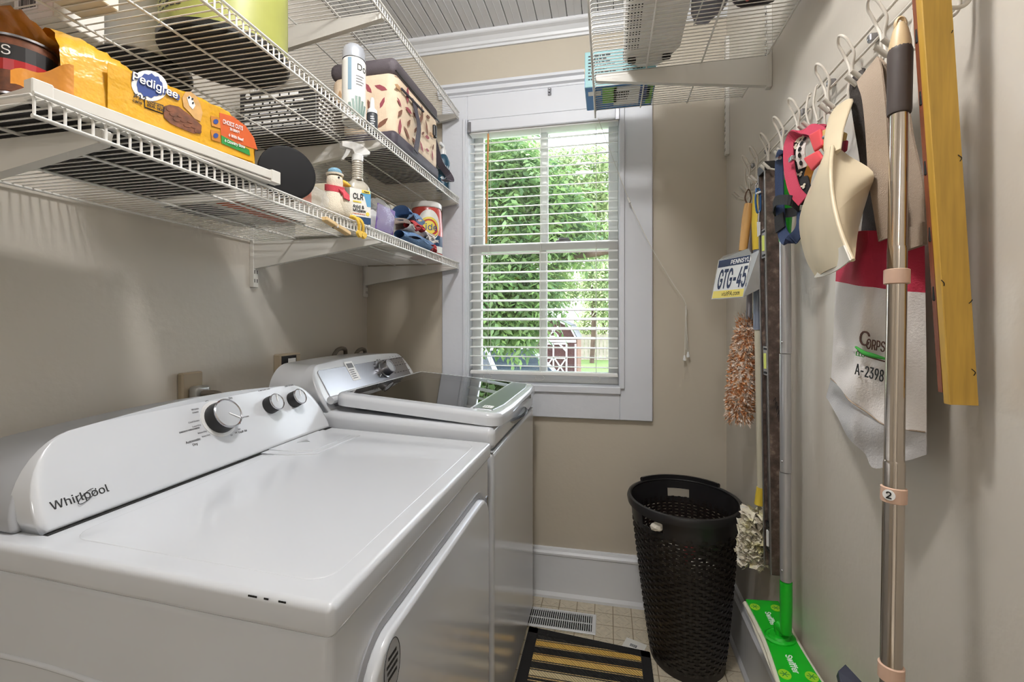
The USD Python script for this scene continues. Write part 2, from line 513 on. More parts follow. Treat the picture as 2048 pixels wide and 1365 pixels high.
def sash(z0, z1, y, rb, rt):
    x0, x1 = WX0 + .006, WX1 - .006
    s = win.part('sash', cat(rbox((x0, y, z0), (x0 + .045, y + .034, z1), .003), rbox((x1 - .045, y, z0), (x1, y + .034, z1), .003),
                             rbox((x0 + .04, y, z0), (x1 - .04, y + .034, z0 + rb), .003), rbox((x0 + .04, y, z1 - rt), (x1 - .04, y + .034, z1), .003)), 'blind_white')
    xm = -.295
    s.part('muntin', rbox((xm - .018, y + .002, z0 + rb - .003), (xm + .018, y + .032, z1 - rt + .003), .006), 'blind_white')
    for a, b in ((x0 + .043, xm - .016), (xm + .016, x1 - .043)):
        s.part('pane', box((a, y + .016, z0 + rb - .002), (b, y + .019, z1 - rt + .002)), 'pane', None)
    return s


sash(.958, 1.615, 2.086, .045, .04)
sash(1.578, 2.18, 2.124, .042, .035)
lk = win.part('sash_lock', cat(rbox((-.235, 2.086, 1.613), (-.165, 2.118, 1.622), .003), rot(rbox((-.225, 2.09, 1.622), (-.175, 2.103, 1.634), .003), 18, (0, 0, 1), (-.2, 2.1, 1.6))), 'brushed')
# old roller-blind catch screwed to the head casing
single('blind_catch', 'small dark metal blind catch screwed to the head casing above the window', 'catch', cat(rbox((-.262, 2.005, 2.262), (-.247, 2.018, 2.292), .002), rbox((-.259, 1.996, 2.268), (-.250, 2.008, 2.276), .001), rod((-.2545, 2.0, 2.285), (-.2545, 2.018, 2.285), .004)), 'brushed')

# ---------------------------------------------------------------- venetian blind
bl = thing('venetian_blind', 'white wide-slat venetian blind lowered over the window with slats open', 'blind', (-.295, 2.05, 2.15))
bx0, bx1 = WX0 + .012, WX1 - .010
bl.part('headrail', rbox((bx0 - .004, 2.022, 2.122), (bx1 + .004, 2.078, 2.165), .003), 'blind_white')
bl.part('valance', rbox((bx0 - .004, 2.010, 2.128), (bx1 + .004, 2.019, 2.184), .004), 'casing_paint')
for xx in (bx0 - .006, bx1 - .012):
    bl.part('end_bracket', rbox((xx, 2.004, 2.12), (xx + .018, 2.009, 2.172), .002), 'brushed')
N_SL, SLP, SL0 = 25, .0437, 2.085
for k in range(N_SL):
    z = SL0 - k * SLP
    tilt = 18 - .3 * k if k < 21 else (8, 2, -3, -4)[k - 21]
    w, th, nn = .05, .0028, 5
    yy = np.linspace(-w / 2, w / 2, nn); crownz = .0025 * (1 - (yy / (w / 2)) ** 2)
    sec = np.r_[np.c_[yy, crownz + th / 2], np.c_[yy[::-1], crownz[::-1] - th / 2]]
    ca, sa = math.cos(math.radians(tilt)), math.sin(math.radians(tilt))
    sec = np.c_[sec[:, 0] * ca - sec[:, 1] * sa, sec[:, 0] * sa + sec[:, 1] * ca]
    m_ = sweep([(bx0, 2.054, z), (bx1, 2.054, z + .0008 * math.sin(k))], (0, 1, 0), sec); m_.fix_normals()
    bl.part('slat', m_, 'blind_white', 40)
zb = SL0 - N_SL * SLP + .016
bl.part('bottom_rail', rbox((bx0, 2.028, zb - .012), (bx1, 2.08, zb + .006), .004), 'blind_white')
for xx in (-.545, -.30, -.05):
    for yy in (2.03, 2.078):
        bl.part('ladder_cord', rod((xx, yy, zb), (xx, yy, 2.125), .0009, 5), 'string')
    bl.part('ladder_loop', tube(bez([(xx - .015, 2.028, zb - .01), (xx - .02, 2.024, zb - .025), (xx, 2.022, zb - .035), (xx + .02, 2.024, zb - .022), (xx + .006, 2.027, zb - .008)], 16), .001, 5), 'string')
wx, wt = at(975, 262, Y=2.016)[0], 2.112
bl.part('tilt_wand', cat(rod((wx + .004, 2.014, wt), (wx - .005, 2.012, 1.605), .0045, 8)), 'wand_wood')
bl.part('wand_hook', tube(bez([(wx + .004, 2.014, wt), (wx + .006, 2.012, wt + .014), (wx + .002, 2.02, wt + .02)], 8), .0015, 5), 'brushed')
# lift cord: from the headrail, caught over the shelf front, down along the wall to its tassels
cpts = [at(1196, 236, Y=2.0), at(1215, 288, Y=1.99), at(1258, 400, Y=1.985), at(1300, 490, Y=1.99), at(1345, 566, Y=2.0), at(1371, 607, Y=2.012), at(1372, 650, Y=2.018), at(1372, 700, Y=2.02)]
bl.part('lift_cord', tube(bez(cpts, 40), .0013, 6), 'string')
bl.part('cord_joiner', rod(at(1256, 396, Y=1.985), at(1260, 406, Y=1.985), .005, 8), 'blind_white')
for px, py in ((1369, 722), (1376, 715)):
    e = at(px, py, Y=2.018)
    bl.part('cord_end', tube([at(1371, 612, Y=2.012), e + (0, 0, .02)], .0011, 5), 'string')
    bl.part('tassel', move(lathe([(0, .024), (.003, .023), (.0045, .015), (.007, .004), (.006, 0), (0, 0)], 12), e), 'blind_white')

mat('satin_grey', (172, 172, 174), .35, metal=.35)
# ---------------------------------------------------------------- dryer
K, FX = 0.038, -.312
dr = thing('dryer', 'white front-loading dryer with three-knob console beside the washer', 'dryer', (-.67, .83, 0))
S = lambda m: slope(m, K, FX)
DY0, DY1 = .466, 1.198
W = 'white_enamel'
body = rbox((-1.03, DY0 + .006, .02), (FX - .006, DY1 - .006, .872), .012, 1)
dr.part('cabinet', S(body), W, 40)
# embossed ribs on the side panel
def rib(pts, r=.004): return S(tube([(p[0], DY0 + .0065, p[1]) for p in pts], r, 8))
for a in ([(-.97, .12), (-.97, .62), (-.90, .74), (-.60, .74), (-.54, .70), (-.54, .12)], [(-.50, .12), (-.50, .70), (-.47, .72), (-.44, .70), (-.44, .12)], [(-1.02, .80), (-.99, .81), (-.975, .78), (-.975, .70)]):
    dr.part('embossed_rib', rib(bez(a, 40)), W, 50)
dr.part('top', S(rbox((-1.03, DY0, .868), (FX, DY1, .91), .010, 1)), W, 40)
tp = slab(rrect(.425, .655, .035), .0022, .002)
dr.part('top_panel', S(move(tp, (-.5575, .8325, .9085))), W, 40)
# console: rounded plate leaning back, grey end caps behind it
def console(y0, y1, z0, h, xf, lean, depth, rad, arc, edge):
    o = []
    for t in np.linspace(0, 1, 15):
        pass
    w = y1 - y0
    n = 10
    pts = [(y0 + .004, z0), (y1 - .004, z0)]
    for k in range(n + 1):
        a = math.pi / 2 * k / n
        pts.append((y1 - rad[0] + rad[0] * math.cos(a), z0 + h - rad[1] + rad[1] * math.sin(a)))
    for k in range(1, 10):
        y = y1 - rad[0] + (y0 + rad[0] - y1 + rad[0]) * k / 10
        pts.append((y, z0 + h + arc * math.sin(math.pi * k / 10)))
    for k in range(n + 1):
        a = math.pi / 2 + math.pi / 2 * k / n
        pts.append((y0 + rad[0] + rad[0] * math.cos(a), z0 + h - rad[1] + rad[1] * math.sin(a)))
    m = slab(np.array(pts), depth, edge, 4)
    v = np.array(m.vertices)            # (y, z, x)
    z = v[:, 1]
    v = np.c_[xf - depth + v[:, 2] - lean * (z - z0) * (v[:, 2] / depth), v[:, 0], z]
    return trimesh.Trimesh(v, m.faces[:, [0, 1, 2]], process=False), np.array(pts)
CX, LEAN = -.797, .52
cp, outl = console(.495, 1.192, .91, .132, CX, LEAN, .07, (.09, .115), .014, .012)
cp.fix_normals()
co = dr.part('console', S(cp), W, 50)
bk, _ = console(.487, 1.198, .91, .106, CX - .045, .30, .18, (.11, .100), .010, .008)
bk.fix_normals()
co.part('console_back', S(bk), 'grey_plastic', 50)
co.part('console_seam', S(rbox((CX - .01, .50, .9088), (CX + .0006, 1.19, .9108), .0005)), 'dark_gap')
def on_face(y, z, lift=0.0):
    """a point of the console's front face; z in the machine's own upright height"""
    x = CX - LEAN * (z - .91) + lift
    p = np.array([x, y, z]); p[2] += K * (FX - p[0]); return p
fz = np.array([-LEAN, 0, 1.0]); fz[2] += K * LEAN; fz /= np.linalg.norm(fz); fn = np.cross((0, 1, 0), fz)
def face_z(px, py):
    """(y, z) on the console face seen at a pixel"""
    r0 = at(px, py, Y=1.0); d = r0 - np.array([0, 0, CAMZ]); o = np.array([0, 0, CAMZ]); p0 = on_face(.8, .91)
    t = ((p0 - o) @ fn) / (d @ fn); p = o + d * t
    return p[1], (p[2] - K * (FX + .0) + 0 - K * 0) if False else p
def knob(par, p, r, h, turn, ridge=.0):
    m0 = frame(p, (0, 1, 0), fz)
    k = par.part('knob', put(lathe([(0, 0), (r * 1.0, 0), (r * 1.02, h * .15), (r * .95, h * .85), (r * .93, h)], 32), m0), 'black_plastic', 30)
    k.part('knob_rim', put(lathe([(r * .90, h - .001), (r * .985, h - .001), (r * .99, h + .0015), (r * .93, h + .003), (r * .88, h + .0015)], 40), m0), 'chrome')
    k.part('knob_cap', put(lathe([(r * .90, h), (r * .88, h + .0012), (0, h + .002)], 32), m0), 'satin_grey')
    c, s = math.cos(turn), math.sin(turn)
    q = move(box((0, -.0012, 0), (r * .85, .0012, .001)), (0, 0, h + .002)); q = rot(q, math.degrees(turn), (0, 0, 1))
    k.part('knob_pointer', put(q, m0), 'white_ink')
    return k
_, kp = face_z(437, 838)
dial = co.part('dial_ring', put(lathe([(.0, 0), (.0425, 0), (.0425, .0012), (.041, .0016), (0, .0016)], 40), frame(kp, (0, 1, 0), fz)), 'white_plastic')
knob(dr, kp + fn * .0012, .0345, .028, math.radians(-35))
for px, py in ((539, 812), (586, 801)):
    _, p = face_z(px, py)
    knob(dr, p + fn * .0002, .0222, .025, math.radians(70))
def label_at(px, py, s, h, ink='grey_ink', bold=False):
    _, p = face_z(px, py)
    dr.part('lettering', text(s, h, p + fn * .0002, (0, 1, 0), fz, .0004, bold), ink, None)
_, lp = face_z(103, 1022)
dr.part('lettering', text('Whirlpool', .0128, lp + fn * .0002, (0, 1, 0), fz, .0005), 'black_ink', None)
ring = [(math.cos(a) * .016, math.sin(a) * .0052) for a in np.linspace(.5, 2 * math.pi + .1, 40)]
fr = frame(lp + fn * .0006 + np.array([0, .047, .004]), (0, math.cos(.5), 0) + fz * math.sin(.5), fz)
dr.part('logo_swirl', tube([(fr @ np.array([a, b, 0, 1]))[:3] for a, b in ring], .0006, 5), 'black_ink')
for px, py, s, h, k in ((372, 889, 'Automatic', .0052, 1), (386, 893, 'Dry', .0052, 1), (359, 868, 'ENERGY PREFERRED', .0034, 1), (478, 868, 'Fluff Air', .0048, 1), (455, 793, 'Timed', .0045, 1), (458, 799, 'Dry', .0045, 1),
                        (414, 794, 'Heavy', .0036, 0), (417, 799, 'Dry', .0036, 0), (410, 804, 'OFF', .0036, 1), (383, 822, 'Wrinkle', .0036, 0), (385, 828, 'Shield', .0036, 0), (377, 848, 'Cool Down', .0036, 0), (385, 856, 'Less Dry', .0036, 0), (396, 869, 'More Dry', .0036, 0), (404, 876, 'Very Dry', .0036, 0),
                        (442, 874, 'OFF', .0036, 1), (476, 850, 'OFF', .0036, 1), (482, 838, 'Cool Down', .0034, 0), (477, 861, '30', .0034, 0), (470, 868, '20', .0034, 0), (461, 873, '10', .0034, 0), (516, 784, 'TEMPERATURE', .0042, 0), (570, 775, 'END SIGNAL', .0042, 0)):
    label_at(px, py, s, h, 'black_ink' if k else 'grey_ink')
# lint door on the top, with its arrow
ld = np.array([(-.80, .915), (-.735, .925), (-.678, .955), (-.672, 1.135), (-.80, 1.15)])
lt = dr.part('lint_door', S(move(slab(ld[::-1], .0045, .002), (0, 0, .909))), W, 40)
lt.part('lint_flap', S(move(slab((np.array([(-.80, .94), (-.745, .945), (-.697, .965), (-.692, 1.12), (-.80, 1.13)]))[::-1], .002, .001), (0, 0, .9130))), W, 40)
lt.part('lint_arrow', S(move(ext(np.array([(-.775, 1.01), (-.752, 1.028), (-.775, 1.046)]), .0004), (0, 0, .9151))), 'grey_plastic', None)
# hamper door on the front
door = slab(rrect(.60, .60, .07, 8), .020, .008)
fm = frame((FX - .007, .832, .50), (0, 1, 0), (0, 0, 1))
dd = dr.part('door', put(door, fm), W, 40)
gp = diff(ext(rrect(.63, .63, .08, 8), .0035), move(ext(rrect(.604, .604, .072, 8), .02), (0, 0, -.01)))
dr.part('door_recess', put(gp, fm), 'grey_plastic')
for zz in (.36, .74):
    h_ = dd.part('hinge', rbox((FX + .001, 1.128, zz - .045), (FX + .006, 1.142, zz + .045), .001), 'brushed')
ov = put(ext(ngon(.024, 40, .038), .0006), frame((FX + .0135, .588, .753), (0, 1, 0), (0, 0, 1)))
st_ = dd.part('sticker', ov, 'grey_plastic', None, label='grey oval energy sticker with small print')
st_.part('sticker_border', put(diff(ext(ngon(.0245, 40, .0385), .0004), move(ext(ngon(.0235, 40, .0375), .01), (0, 0, -.005))), frame((FX + .0141, .588, .753), (0, 1, 0), (0, 0, 1))), 'black_ink', None)
r_ = random.Random(2); B = []
for k, w in enumerate((.024, .034, .030, .026)):
    u = -w / 2
    while u < w / 2:
        l = r_.uniform(.002, .006); B.append(box((FX + .0142, .588 + u, .768 - k * .0095), (FX + .0146, .588 + min(u + l, w / 2), .7725 - k * .0095))); u += l + .0008
st_.part('small_print', cat(B), 'black_ink', None, kind='stuff')
dr.part('scratch', S(cat([box((-.395 + a, DY0 - .0003, .904), (-.395 + b, DY0 + .0004, .906)) for a, b in ((-.03, -.018), (-.008, -.002), (.012, .022))])), 'dark_gap', None)
for xx in (-.98, -.37):
    for yy in (.52, 1.14):
        dr.part('foot', rod((xx, yy, 0), (xx, yy, .035), .02, 12), 'black_plastic')

# ---------------------------------------------------------------- washer
wa = thing('washer', 'white top-loading washer with grey glass lid under the window', 'washer', (-.67, 1.57, 0))
WY0, WY1 = 1.222, 1.912
KW = .05
SW = lambda m: slope(m, KW, FX)
wa.part('cabinet', diff(SW(rbox((-1.02, WY0, .02), (FX, WY1, .872), .014, 1)), box((-.78, 1.29, .5), (-.40, 1.85, 1.2))), W, 40)
wa.part('seam', SW(rbox((-1.0, WY0 + .003, .8712), (FX - .002, WY1 - .003, .8755), .001)), 'grey_plastic')
deck = rbox((-1.02, WY0, .875), (FX + .001, WY1, .942), .022, 2)
wa.part('deck', diff(SW(deck), box((-.78, 1.29, .5), (-.40, 1.85, 1.2))), W, 40)
tub = lathe([(.255, .30), (.255, .0), (.235, -.02), (.235, -.04), (.25, -.05), (.25, -.35), (0, -.36)], 40)
wa.part('tub', move(tub, (-.585, 1.57, .64 + .22)) if False else move(lathe([(.30, .06), (.25, .035), (.235, .03), (.235, .0), (.245, -.01), (.245, -.33), (0, -.34), (0, -.345), (.25, -.335), (.25, 0), (.31, .055)], 48), (-.59, 1.57, .86)), 'grey_plastic', 40)
wa.part('agitator', move(lathe([(0, .10), (.03, .10), (.04, .05), (.06, -.15), (.16, -.3), (0, -.3)], 24), (-.59, 1.57, .86)), 'white_plastic', 40)
# lid: white frame with a wide front lip, dark glass in it
KL = .085
SL_ = lambda m: slope(m, KL, FX)
lz = .958
lo_ = Polygon([(-.828, WY0 + .014), (-.300, WY0 + .012), (-.292, 1.40), (-.292, 1.73), (-.300, WY1 - .012), (-.828, WY1 - .014)]).buffer(-.045).buffer(.045)
inner = Polygon([(-.805, WY0 + .055), (-.398, WY0 + .055), (-.398, WY1 - .045), (-.805, WY1 - .045)])
lidm = diff(move(slab(np.array(lo_.exterior.coords)[:-1], .036, .014, 4), (0, 0, lz - .015)), move(ext(inner, .2), (0, 0, .9)), rot(rbox((-.315, 1.39, lz - .03), (-.25, 1.74, lz + .004), .012, 1), 0, (0, 0, 1)))
lid = wa.part('lid', SL_(lidm), W, 40)
clear_mat('smoked_glass', (0.16, 0.165, 0.17), ior=1.9)
lid.part('glass', SL_(move(ext(inner.buffer(.002), .004), (0, 0, lz + .0165))), 'smoked_glass', None)
lid.part('lid_lip', SL_(move(slab(np.array(Polygon([(-.392, WY0 + .055), (-.330, WY0 + .06), (-.318, 1.38), (-.328, 1.45), (-.328, 1.69), (-.318, 1.76), (-.330, WY1 - .06), (-.392, WY1 - .05)]).buffer(-.008).buffer(.008).convex_hull.exterior.coords)[:-1], .004, .003), (0, 0, lz + .019))), 'brushed', 40)
st2 = lid.part('sticker', SL_(move(ext(rrect(.03, .035, .004), .0006), (-.352, 1.315, lz + .0232))), 'white_ink', None)
st2.part('lettering', SL_(cat([box((-.362 + k * .007, 1.303, lz + .0238), (-.360 + k * .007, 1.327 - .004 * k, lz + .0241)) for k in range(3)])), 'grey_ink', None)
for yy in (WY0 + .03, WY1 - .03):
    wa.part('lid_hinge', SL_(rod((-.83, yy - .02, lz - .002), (-.83, yy + .02, lz - .002), .012, 12)), W)
# console
CX2, LE2 = -.823, .62
def console_w(y0, y1, z0, h, xf, lean, depth, rad, edge): return console(y0, y1, z0, h, xf, lean, depth, rad, .006, edge)[0]
c2 = console(WY0 + .004, WY1 - .004, .925, .148, CX2, LE2, .11, (.07, .09), .008, .014)[0]; c2.fix_normals()
cw = wa.part('console', SW(c2), W, 50)
c3 = console(WY0 + .002, WY1 - .002, .925, .143, CX2 - .08, .2, .14, (.085, .095), .006, .01)[0]; c3.fix_normals()
cw.part('console_back', SW(c3), W, 50)
def onw(y, z, lift=0.0):
    x = CX2 - LE2 * (z - .925); p = np.array([x, y, z]); p[2] += KW * (FX - x); return p
fz2 = np.array([-LE2, 0, 1.0]); fz2[2] += KW * LE2; fz2 /= np.linalg.norm(fz2); fn2 = np.cross((0, 1, 0), fz2)
pl = put(slab(rrect(.60, .128, .012), .0025, .001), frame(onw((WY0 + WY1) / 2, 1.002), (0, 1, 0), fz2))
fa = cw.part('fascia', pl, 'brushed', 40, label='brushed silver control fascia')
def wface(px, py):
    o = np.array([0, 0, CAMZ]); d = at(px, py, Y=1.0) - o; p0 = onw(1.5, .925) + fn2 * .0027
    return o + d * (((p0 - o) @ fn2) / (d @ fn2))
kp2 = wface(768, 740)
m0 = frame(kp2, (0, 1, 0), fz2)
kk = wa.part('knob', put(lathe([(0, 0), (.036, 0), (.036, .004), (.031, .006), (.0285, .03), (.0265, .033)], 36), m0), 'brushed', 30)
kk.part('knob_rim', put(lathe([(.023, .032), (.0275, .032), (.0275, .0345), (.023, .0345)], 36), m0), 'chrome')
kk.part('knob_cap', put(lathe([(.024, .0325), (.016, .0335), (0, .034)], 36), m0), 'grey_plastic')
wa.part('dial_mark', put(box((-.060, -.001, .0002), (-.040, .001, .0006)), frame(kp2, (0, .92, 0) + fz2 * .4, fz2)), 'white_ink', None)
kk.part('knob_pointer', put(move(box((0, -.0015, 0), (.022, .0015, .0012)), (0, 0, .0338)), frame(kp2, (0, -.5, 0) + fz2 * .8, fz2)), 'white_ink')
r_ = random.Random(3)
wl = []
for k in range(30):
    a = math.radians(200 - k * 220 / 11) if k < 12 else None
    if k < 12: y_, z_ = .062 * math.cos(a), .047 * math.sin(a)
    else: y_, z_ = .075 + (k - 12) % 6 * .026, .04 - (k - 12) // 6 * .032
    q = m0 @ np.array([y_, z_, .0002, 1])
    wl.append(put(cat(*[box((-.007 + i * .005, -.0014, 0), (-.007 + i * .005 + .0036, .0014, .0004)) for i in range(2 + k % 2)]), frame(q[:3], (0, 1, 0), fz2)))
wa.part('small_print', cat(wl), 'black_ink', None, kind='stuff')
sk = cw.part('energy_label', put(ext(rrect(.05, .075, .003), .0006), frame(wface(705, 742), (0, 1, 0), fz2)), 'white_ink', None, label='white rectangular guide label stuck on the fascia')
sk.part('label_print', put(cat(box((-.018, .012, .0006), (.018, .03, .0009)), *[box((-.018, -.03 + k * .008, .0006), (.012 - .004 * (k % 2), -.027 + k * .008, .0009)) for k in range(5)]), frame(wface(705, 742), (0, 1, 0), fz2)), 'grey_ink', None)
[cw.part('indicator_light', put(m_, frame(kp2, (0, 1, 0), fz2)), 'black_ink', None) for m_ in ([move(ext(ngon(.0016, 10), .0008), (.10 + .026 * (k % 5), .05 - .03 * (k // 5), 0)) for k in range(10)])]
for xx in (-.97, -.37):
    for yy in (1.27, 1.86):
        wa.part('foot', rod((xx, yy, 0), (xx, yy, .035), .02, 12), 'black_plastic')

# ---------------------------------------------------------------- wire shelves, uprights and brackets
def wire_shelf(label, xw, xf, y0, y1, z, name='wire_shelf', loc=None, group=None, rods=(.34, .67), lip=.030, pitch=.016):
    t = thing(name, label, 'shelf', loc or ((xw + xf) / 2, (y0 + y1) / 2, z), group)
    s = 1 if xf > xw else -1
    n = int(round((y1 - y0) / pitch))
    for k in range(n + 1):
        y = y0 + (y1 - y0) * k / n
        p = [(xw, y, z - .002), (xf - s * .006, y, z - .002), (xf - s * .001, y, z - .006), (xf, y, z - .012), (xf, y, z - lip)]
        t.part('cross_wire', tube(p, [.0014, .0014, .0018, .0019, .0019], 6), 'white_wire', 60)
    for nm, x, zz, r in [('front_rail', xf + s * .003, z - .003, .0027), ('lip_rail', xf + s * .0015, z - lip, .0029), ('back_rail', xw, z - .0055, .0027)] + [('support_rail', xw + (xf - xw) * q, z - .0058, .0027) for q in rods]:
        t.part(nm, rod((x, y0 - .003, zz), (x, y1 + .003, zz), r, 8), 'white_wire', 60)
    return t


SXW, SXF, SY0, SY1 = -1.160, -.681, .414, 2.0
ZL, ZM, ZT = 1.520, 1.822, 2.222
sh1 = wire_shelf('white wire shelf above the machines, lowest of the three, holding the dog food', SXW, SXF, SY0, SY1, ZL, loc=(0, 0, 0))
sh2 = dup(sh1, (0, 0, ZM - ZL), label='white wire shelf, middle of the three, holding the cooler bag')
sh3 = dup(sh1, (0, 0, ZT - ZL), label='empty white wire shelf nearest the ceiling, topmost of the three beside the window')
RZ = 2.064
shr = wire_shelf('white wire shelf high on the hook-rack wall, holding the white appliance', .478, -.045, .78, 1.772, RZ, loc=(0, 0, 0), rods=(.36, .68))

mat('upright_white', (214, 211, 204), 0.4)


def upright(x, y, z0, z1, s, label):
    """slotted wall standard; s: the way it faces (+1 = +x)"""
    t = thing('wall_upright', label, 'wall upright', (x, y, z0), None)
    d = .015
    a, b = sorted((x, x + s * d))
    t.part('channel', rbox((a, y - .0115, z0), (b, y + .0115, z1), .0015), 'upright_white', None)
    sl = []
    z = z0 + .022
    while z < z1 - .02:
        for yy in (-.0052, .0052):
            sl.append(box((x + s * (d - .001), y + yy - .0014, z - .006), (x + s * (d + .0002), y + yy + .0014, z + .006)))
        z += .0295
    t.part('slot', cat(sl), 'dark_gap', None, kind='stuff')
    for zz in (z0 + .10, (z0 + z1) / 2):
        t.part('screw', put(lathe([(0, .002), (.003, .0015), (.004, 0), (0, 0)], 10), frame((x + s * d, y, zz), (0, 1, 0), (0, 0, s))), 'brushed')
    return t


upright(XL, .50, 1.36, 2.42, 1, 'white slotted wall upright behind the dog food, nearest the camera')
upright(XL, 1.300, 1.357, 2.42, 1, 'white slotted wall upright behind the dryer, carrying the middle brackets')
upright(XL, 2.012, 1.364, 2.42, 1, 'white slotted wall upright in the corner behind the washer')
upright(XR, 1.512, 1.957, 2.42, -1, 'white slotted upright under the shelf above the hook rack')
upright(XR, 2.000, 1.93, 2.42, -1, 'white slotted upright in the corner beyond the hook rack, without a bracket')
_bl = diff(tube([(0, 0, 0), (0, 0, .01)], .01, 8), box((-1, -1, -1), (-.9, -.9, -.9)))


def bracket(xw, xf, y, z, label, h=.092, tip=.022, name='shelf_bracket'):
    t = thing(name, label, 'shelf bracket', (xw, y, z))
    s = 1 if xf > xw else -1
    o = [(xw + s * .015, z - .0100), (xf - s * .012, z - .0100), (xf - s * .006, z - .013), (xf - s * .012, z - .0085 - tip), (xw + s * .015, z - .0085 - h)]
    q = ext(np.array(o), .0022)
    m = np.array([[1, 0, 0, 0], [0, 0, -1, 0], [0, 1, 0, 0], [0, 0, 0, 1.0]])
    for yy, nm in ((-.006, 'side_plate'), (.0082, 'side_plate')):
        t.part(nm, move(put(q, m), (0, y + yy, 0)), 'upright_white', None)
    a, b = np.array([o[4][0], y, o[4][1]]), np.array([o[3][0], y, o[3][1]])
    t.part('bottom_fold', sweep([a + (0, 0, .001), b + (0, 0, .001)], (0, 1, 0), [(-.0085, -.0012), (.0085, -.0012), (.0085, .0012), (-.0085, .0012)]), 'upright_white', None)
    t.part('tip_cap', rbox((xf - s * .016, y - .0078, z - .0085 - tip), (xf - s * .006, y + .0078, z - .0105), .002), 'upright_white')
    t.part('hook_tab', rbox((xw + s * .010, y - .004, z - .085), (xw + s * .022, y + .004, z - .062), .002), 'upright_white')
    return t


for z, w in ((ZL, 'lowest'), (ZM, 'middle'), (ZT, 'topmost')):
    bracket(XL, SXF, .50, z, f'white steel bracket under the near end of the {w} wire shelf')
    bracket(XL, SXF, 1.300, z, f'white steel bracket under the mid length of the {w} wire shelf')
    bracket(XL, SXF, 2.000, z, f'white steel bracket in the window corner under the {w} wire shelf')
bracket(XR, -.045, 1.512, RZ, 'white steel bracket under the wire shelf above the hook rack')

# ---------------------------------------------------------------- things on the middle shelf
mat('olive_label', (150, 152, 78), 0.4, var=(14, .08))
mat('cream_card', (226, 216, 194), 0.6)
mat('white_card', (228, 226, 220), 0.55)
mat('red_film', (176, 44, 48), 0.3)
mat('black_card', (34, 33, 34), 0.5)
mat('black_rubber', (15, 15, 17), 0.7, spots=(24, .70, (52, 54, 58)), spec=.25)
mat('can_white', (232, 230, 226), 0.3)
mat('silver_cap', (186, 190, 198), 0.25, metal=.4)
mat('blue_strip', (132, 158, 176), 0.4)
mat('aloe_green', (120, 140, 132), 0.5)
mat('dark_label', (52, 56, 62), 0.45)
mat('tote_cream', (226, 204, 178), 0.75, var=(40, .06), bump=(220, .0006))
mat('tote_trim', (66, 60, 70), 0.65, bump=(260, .0008))
mat('tote_lid', (92, 85, 90), 0.7, bump=(240, .0008))
mat('print_brown', (120, 78, 60), 0.75)
mat('print_rose', (150, 72, 82), 0.75)
mat('print_sand', (188, 150, 110), 0.75)
mat('teal_label', (34, 74, 96), 0.4)
mat('yellow_film', (214, 160, 38), 0.24, var=(9, .10), bump=(38, .0035))
mat('amber_film', (196, 130, 52), 0.28, var=(9, .14), bump=(30, .004))
mat('orange_print', (206, 92, 40), 0.4)
mat('green_print', (40, 138, 62), 0.4)
mat('blue_print', (44, 70, 140), 0.4)
mat('meat_brown', (112, 66, 42), 0.5, var=(90, .45))
mat('fur_gold', (206, 160, 98), 0.6, var=(60, .15))
mat('board_white', (220, 217, 210), 0.45, var=(5, .03))
mat('board_black', (22, 21, 22), 0.6)
mat('plush_white', (226, 216, 196), 0.95, bump=(300, .002), sheen=.4)
mat('plush_blue', (122, 162, 186), 0.95, bump=(300, .002))
mat('plush_yellow', (224, 184, 74), 0.9, bump=(300, .001))
mat('scarf_red', (200, 70, 82), 0.85, bump=(300, .001))
mat('bottle_silver', (190, 184, 172), 0.28, metal=.35)
mat('label_white', (236, 236, 232), 0.45)
mat('label_blue', (96, 160, 200), 0.45)
mat('label_navy', (30, 62, 100), 0.45)
mat('label_yellow', (236, 214, 90), 0.45)
mat('purple_card', (92, 46, 140), 0.45)
mat('tub_red', (196, 72, 62), 0.3, coat=.3)
mat('cloth_blue', (96, 126, 166), 0.9, bump=(200, .002), var=(30, .12))
mat('cloth_white', (232, 222, 216), 0.9, bump=(200, .002))
mat('cloth_red', (186, 60, 62), 0.9, bump=(200, .002))
mat('pin_wood', (214, 182, 130), 0.6, var=(20, .1))
mat('clear_film_white', (228, 228, 226), 0.2)
mat('clear_plastic', (232, 232, 230), 0.12, raw={'alpha': .18})
mat('gold_band', (150, 126, 90), 0.3, metal=.7)


def cyl(c, r, z0, z1, e=.003, n=36, ry=None):
    return move(lathe([(0, z0), (r - e, z0), (r, z0 + e), (r, z1 - e), (r - e, z1), (0, z1)], n, 1, (ry or r) / r), (c[0], c[1], 0))


def wrap(c, r, a0, a1, z0, z1, lift=.0004, n=10):
    """curved label on an upright cylinder between two bearings (degrees, 0 = +x)"""
    a = np.radians(np.linspace(a0, a1, n)); R = r + lift
    return grid(lambda u, v: (c[0] + R * math.cos(math.radians(a0 + (a1 - a0) * u)), c[1] + R * math.sin(math.radians(a0 + (a1 - a0) * u)), z0 + (z1 - z0) * v), n, 2)


def curved_text(s, h, c, r, bearing, z, lift=.0008, tilt=0, wid=None):
    """lettering wrapped round an upright cylinder, read from outside, centred on the bearing"""
    t = meshkit.text_mesh(s, h, .0004)
    if wid: t.apply_scale((wid / t.extents[0], 1, 1))
    v = np.array(t.vertices); v[:, 0] -= v[:, 0].mean() if False else (v[:, 0].min() + v[:, 0].max()) / 2
    if tilt:
        k = math.radians(tilt); v[:, :2] = np.c_[v[:, 0] * math.cos(k) - v[:, 1] * math.sin(k), v[:, 0] * math.sin(k) + v[:, 1] * math.cos(k)]
    a = math.radians(bearing) + v[:, 0] / r
    R = r + lift + v[:, 2] * .5
    t.vertices = np.c_[c[0] + R * np.cos(a), c[1] + R * np.sin(a), z + v[:, 1]]
    return t


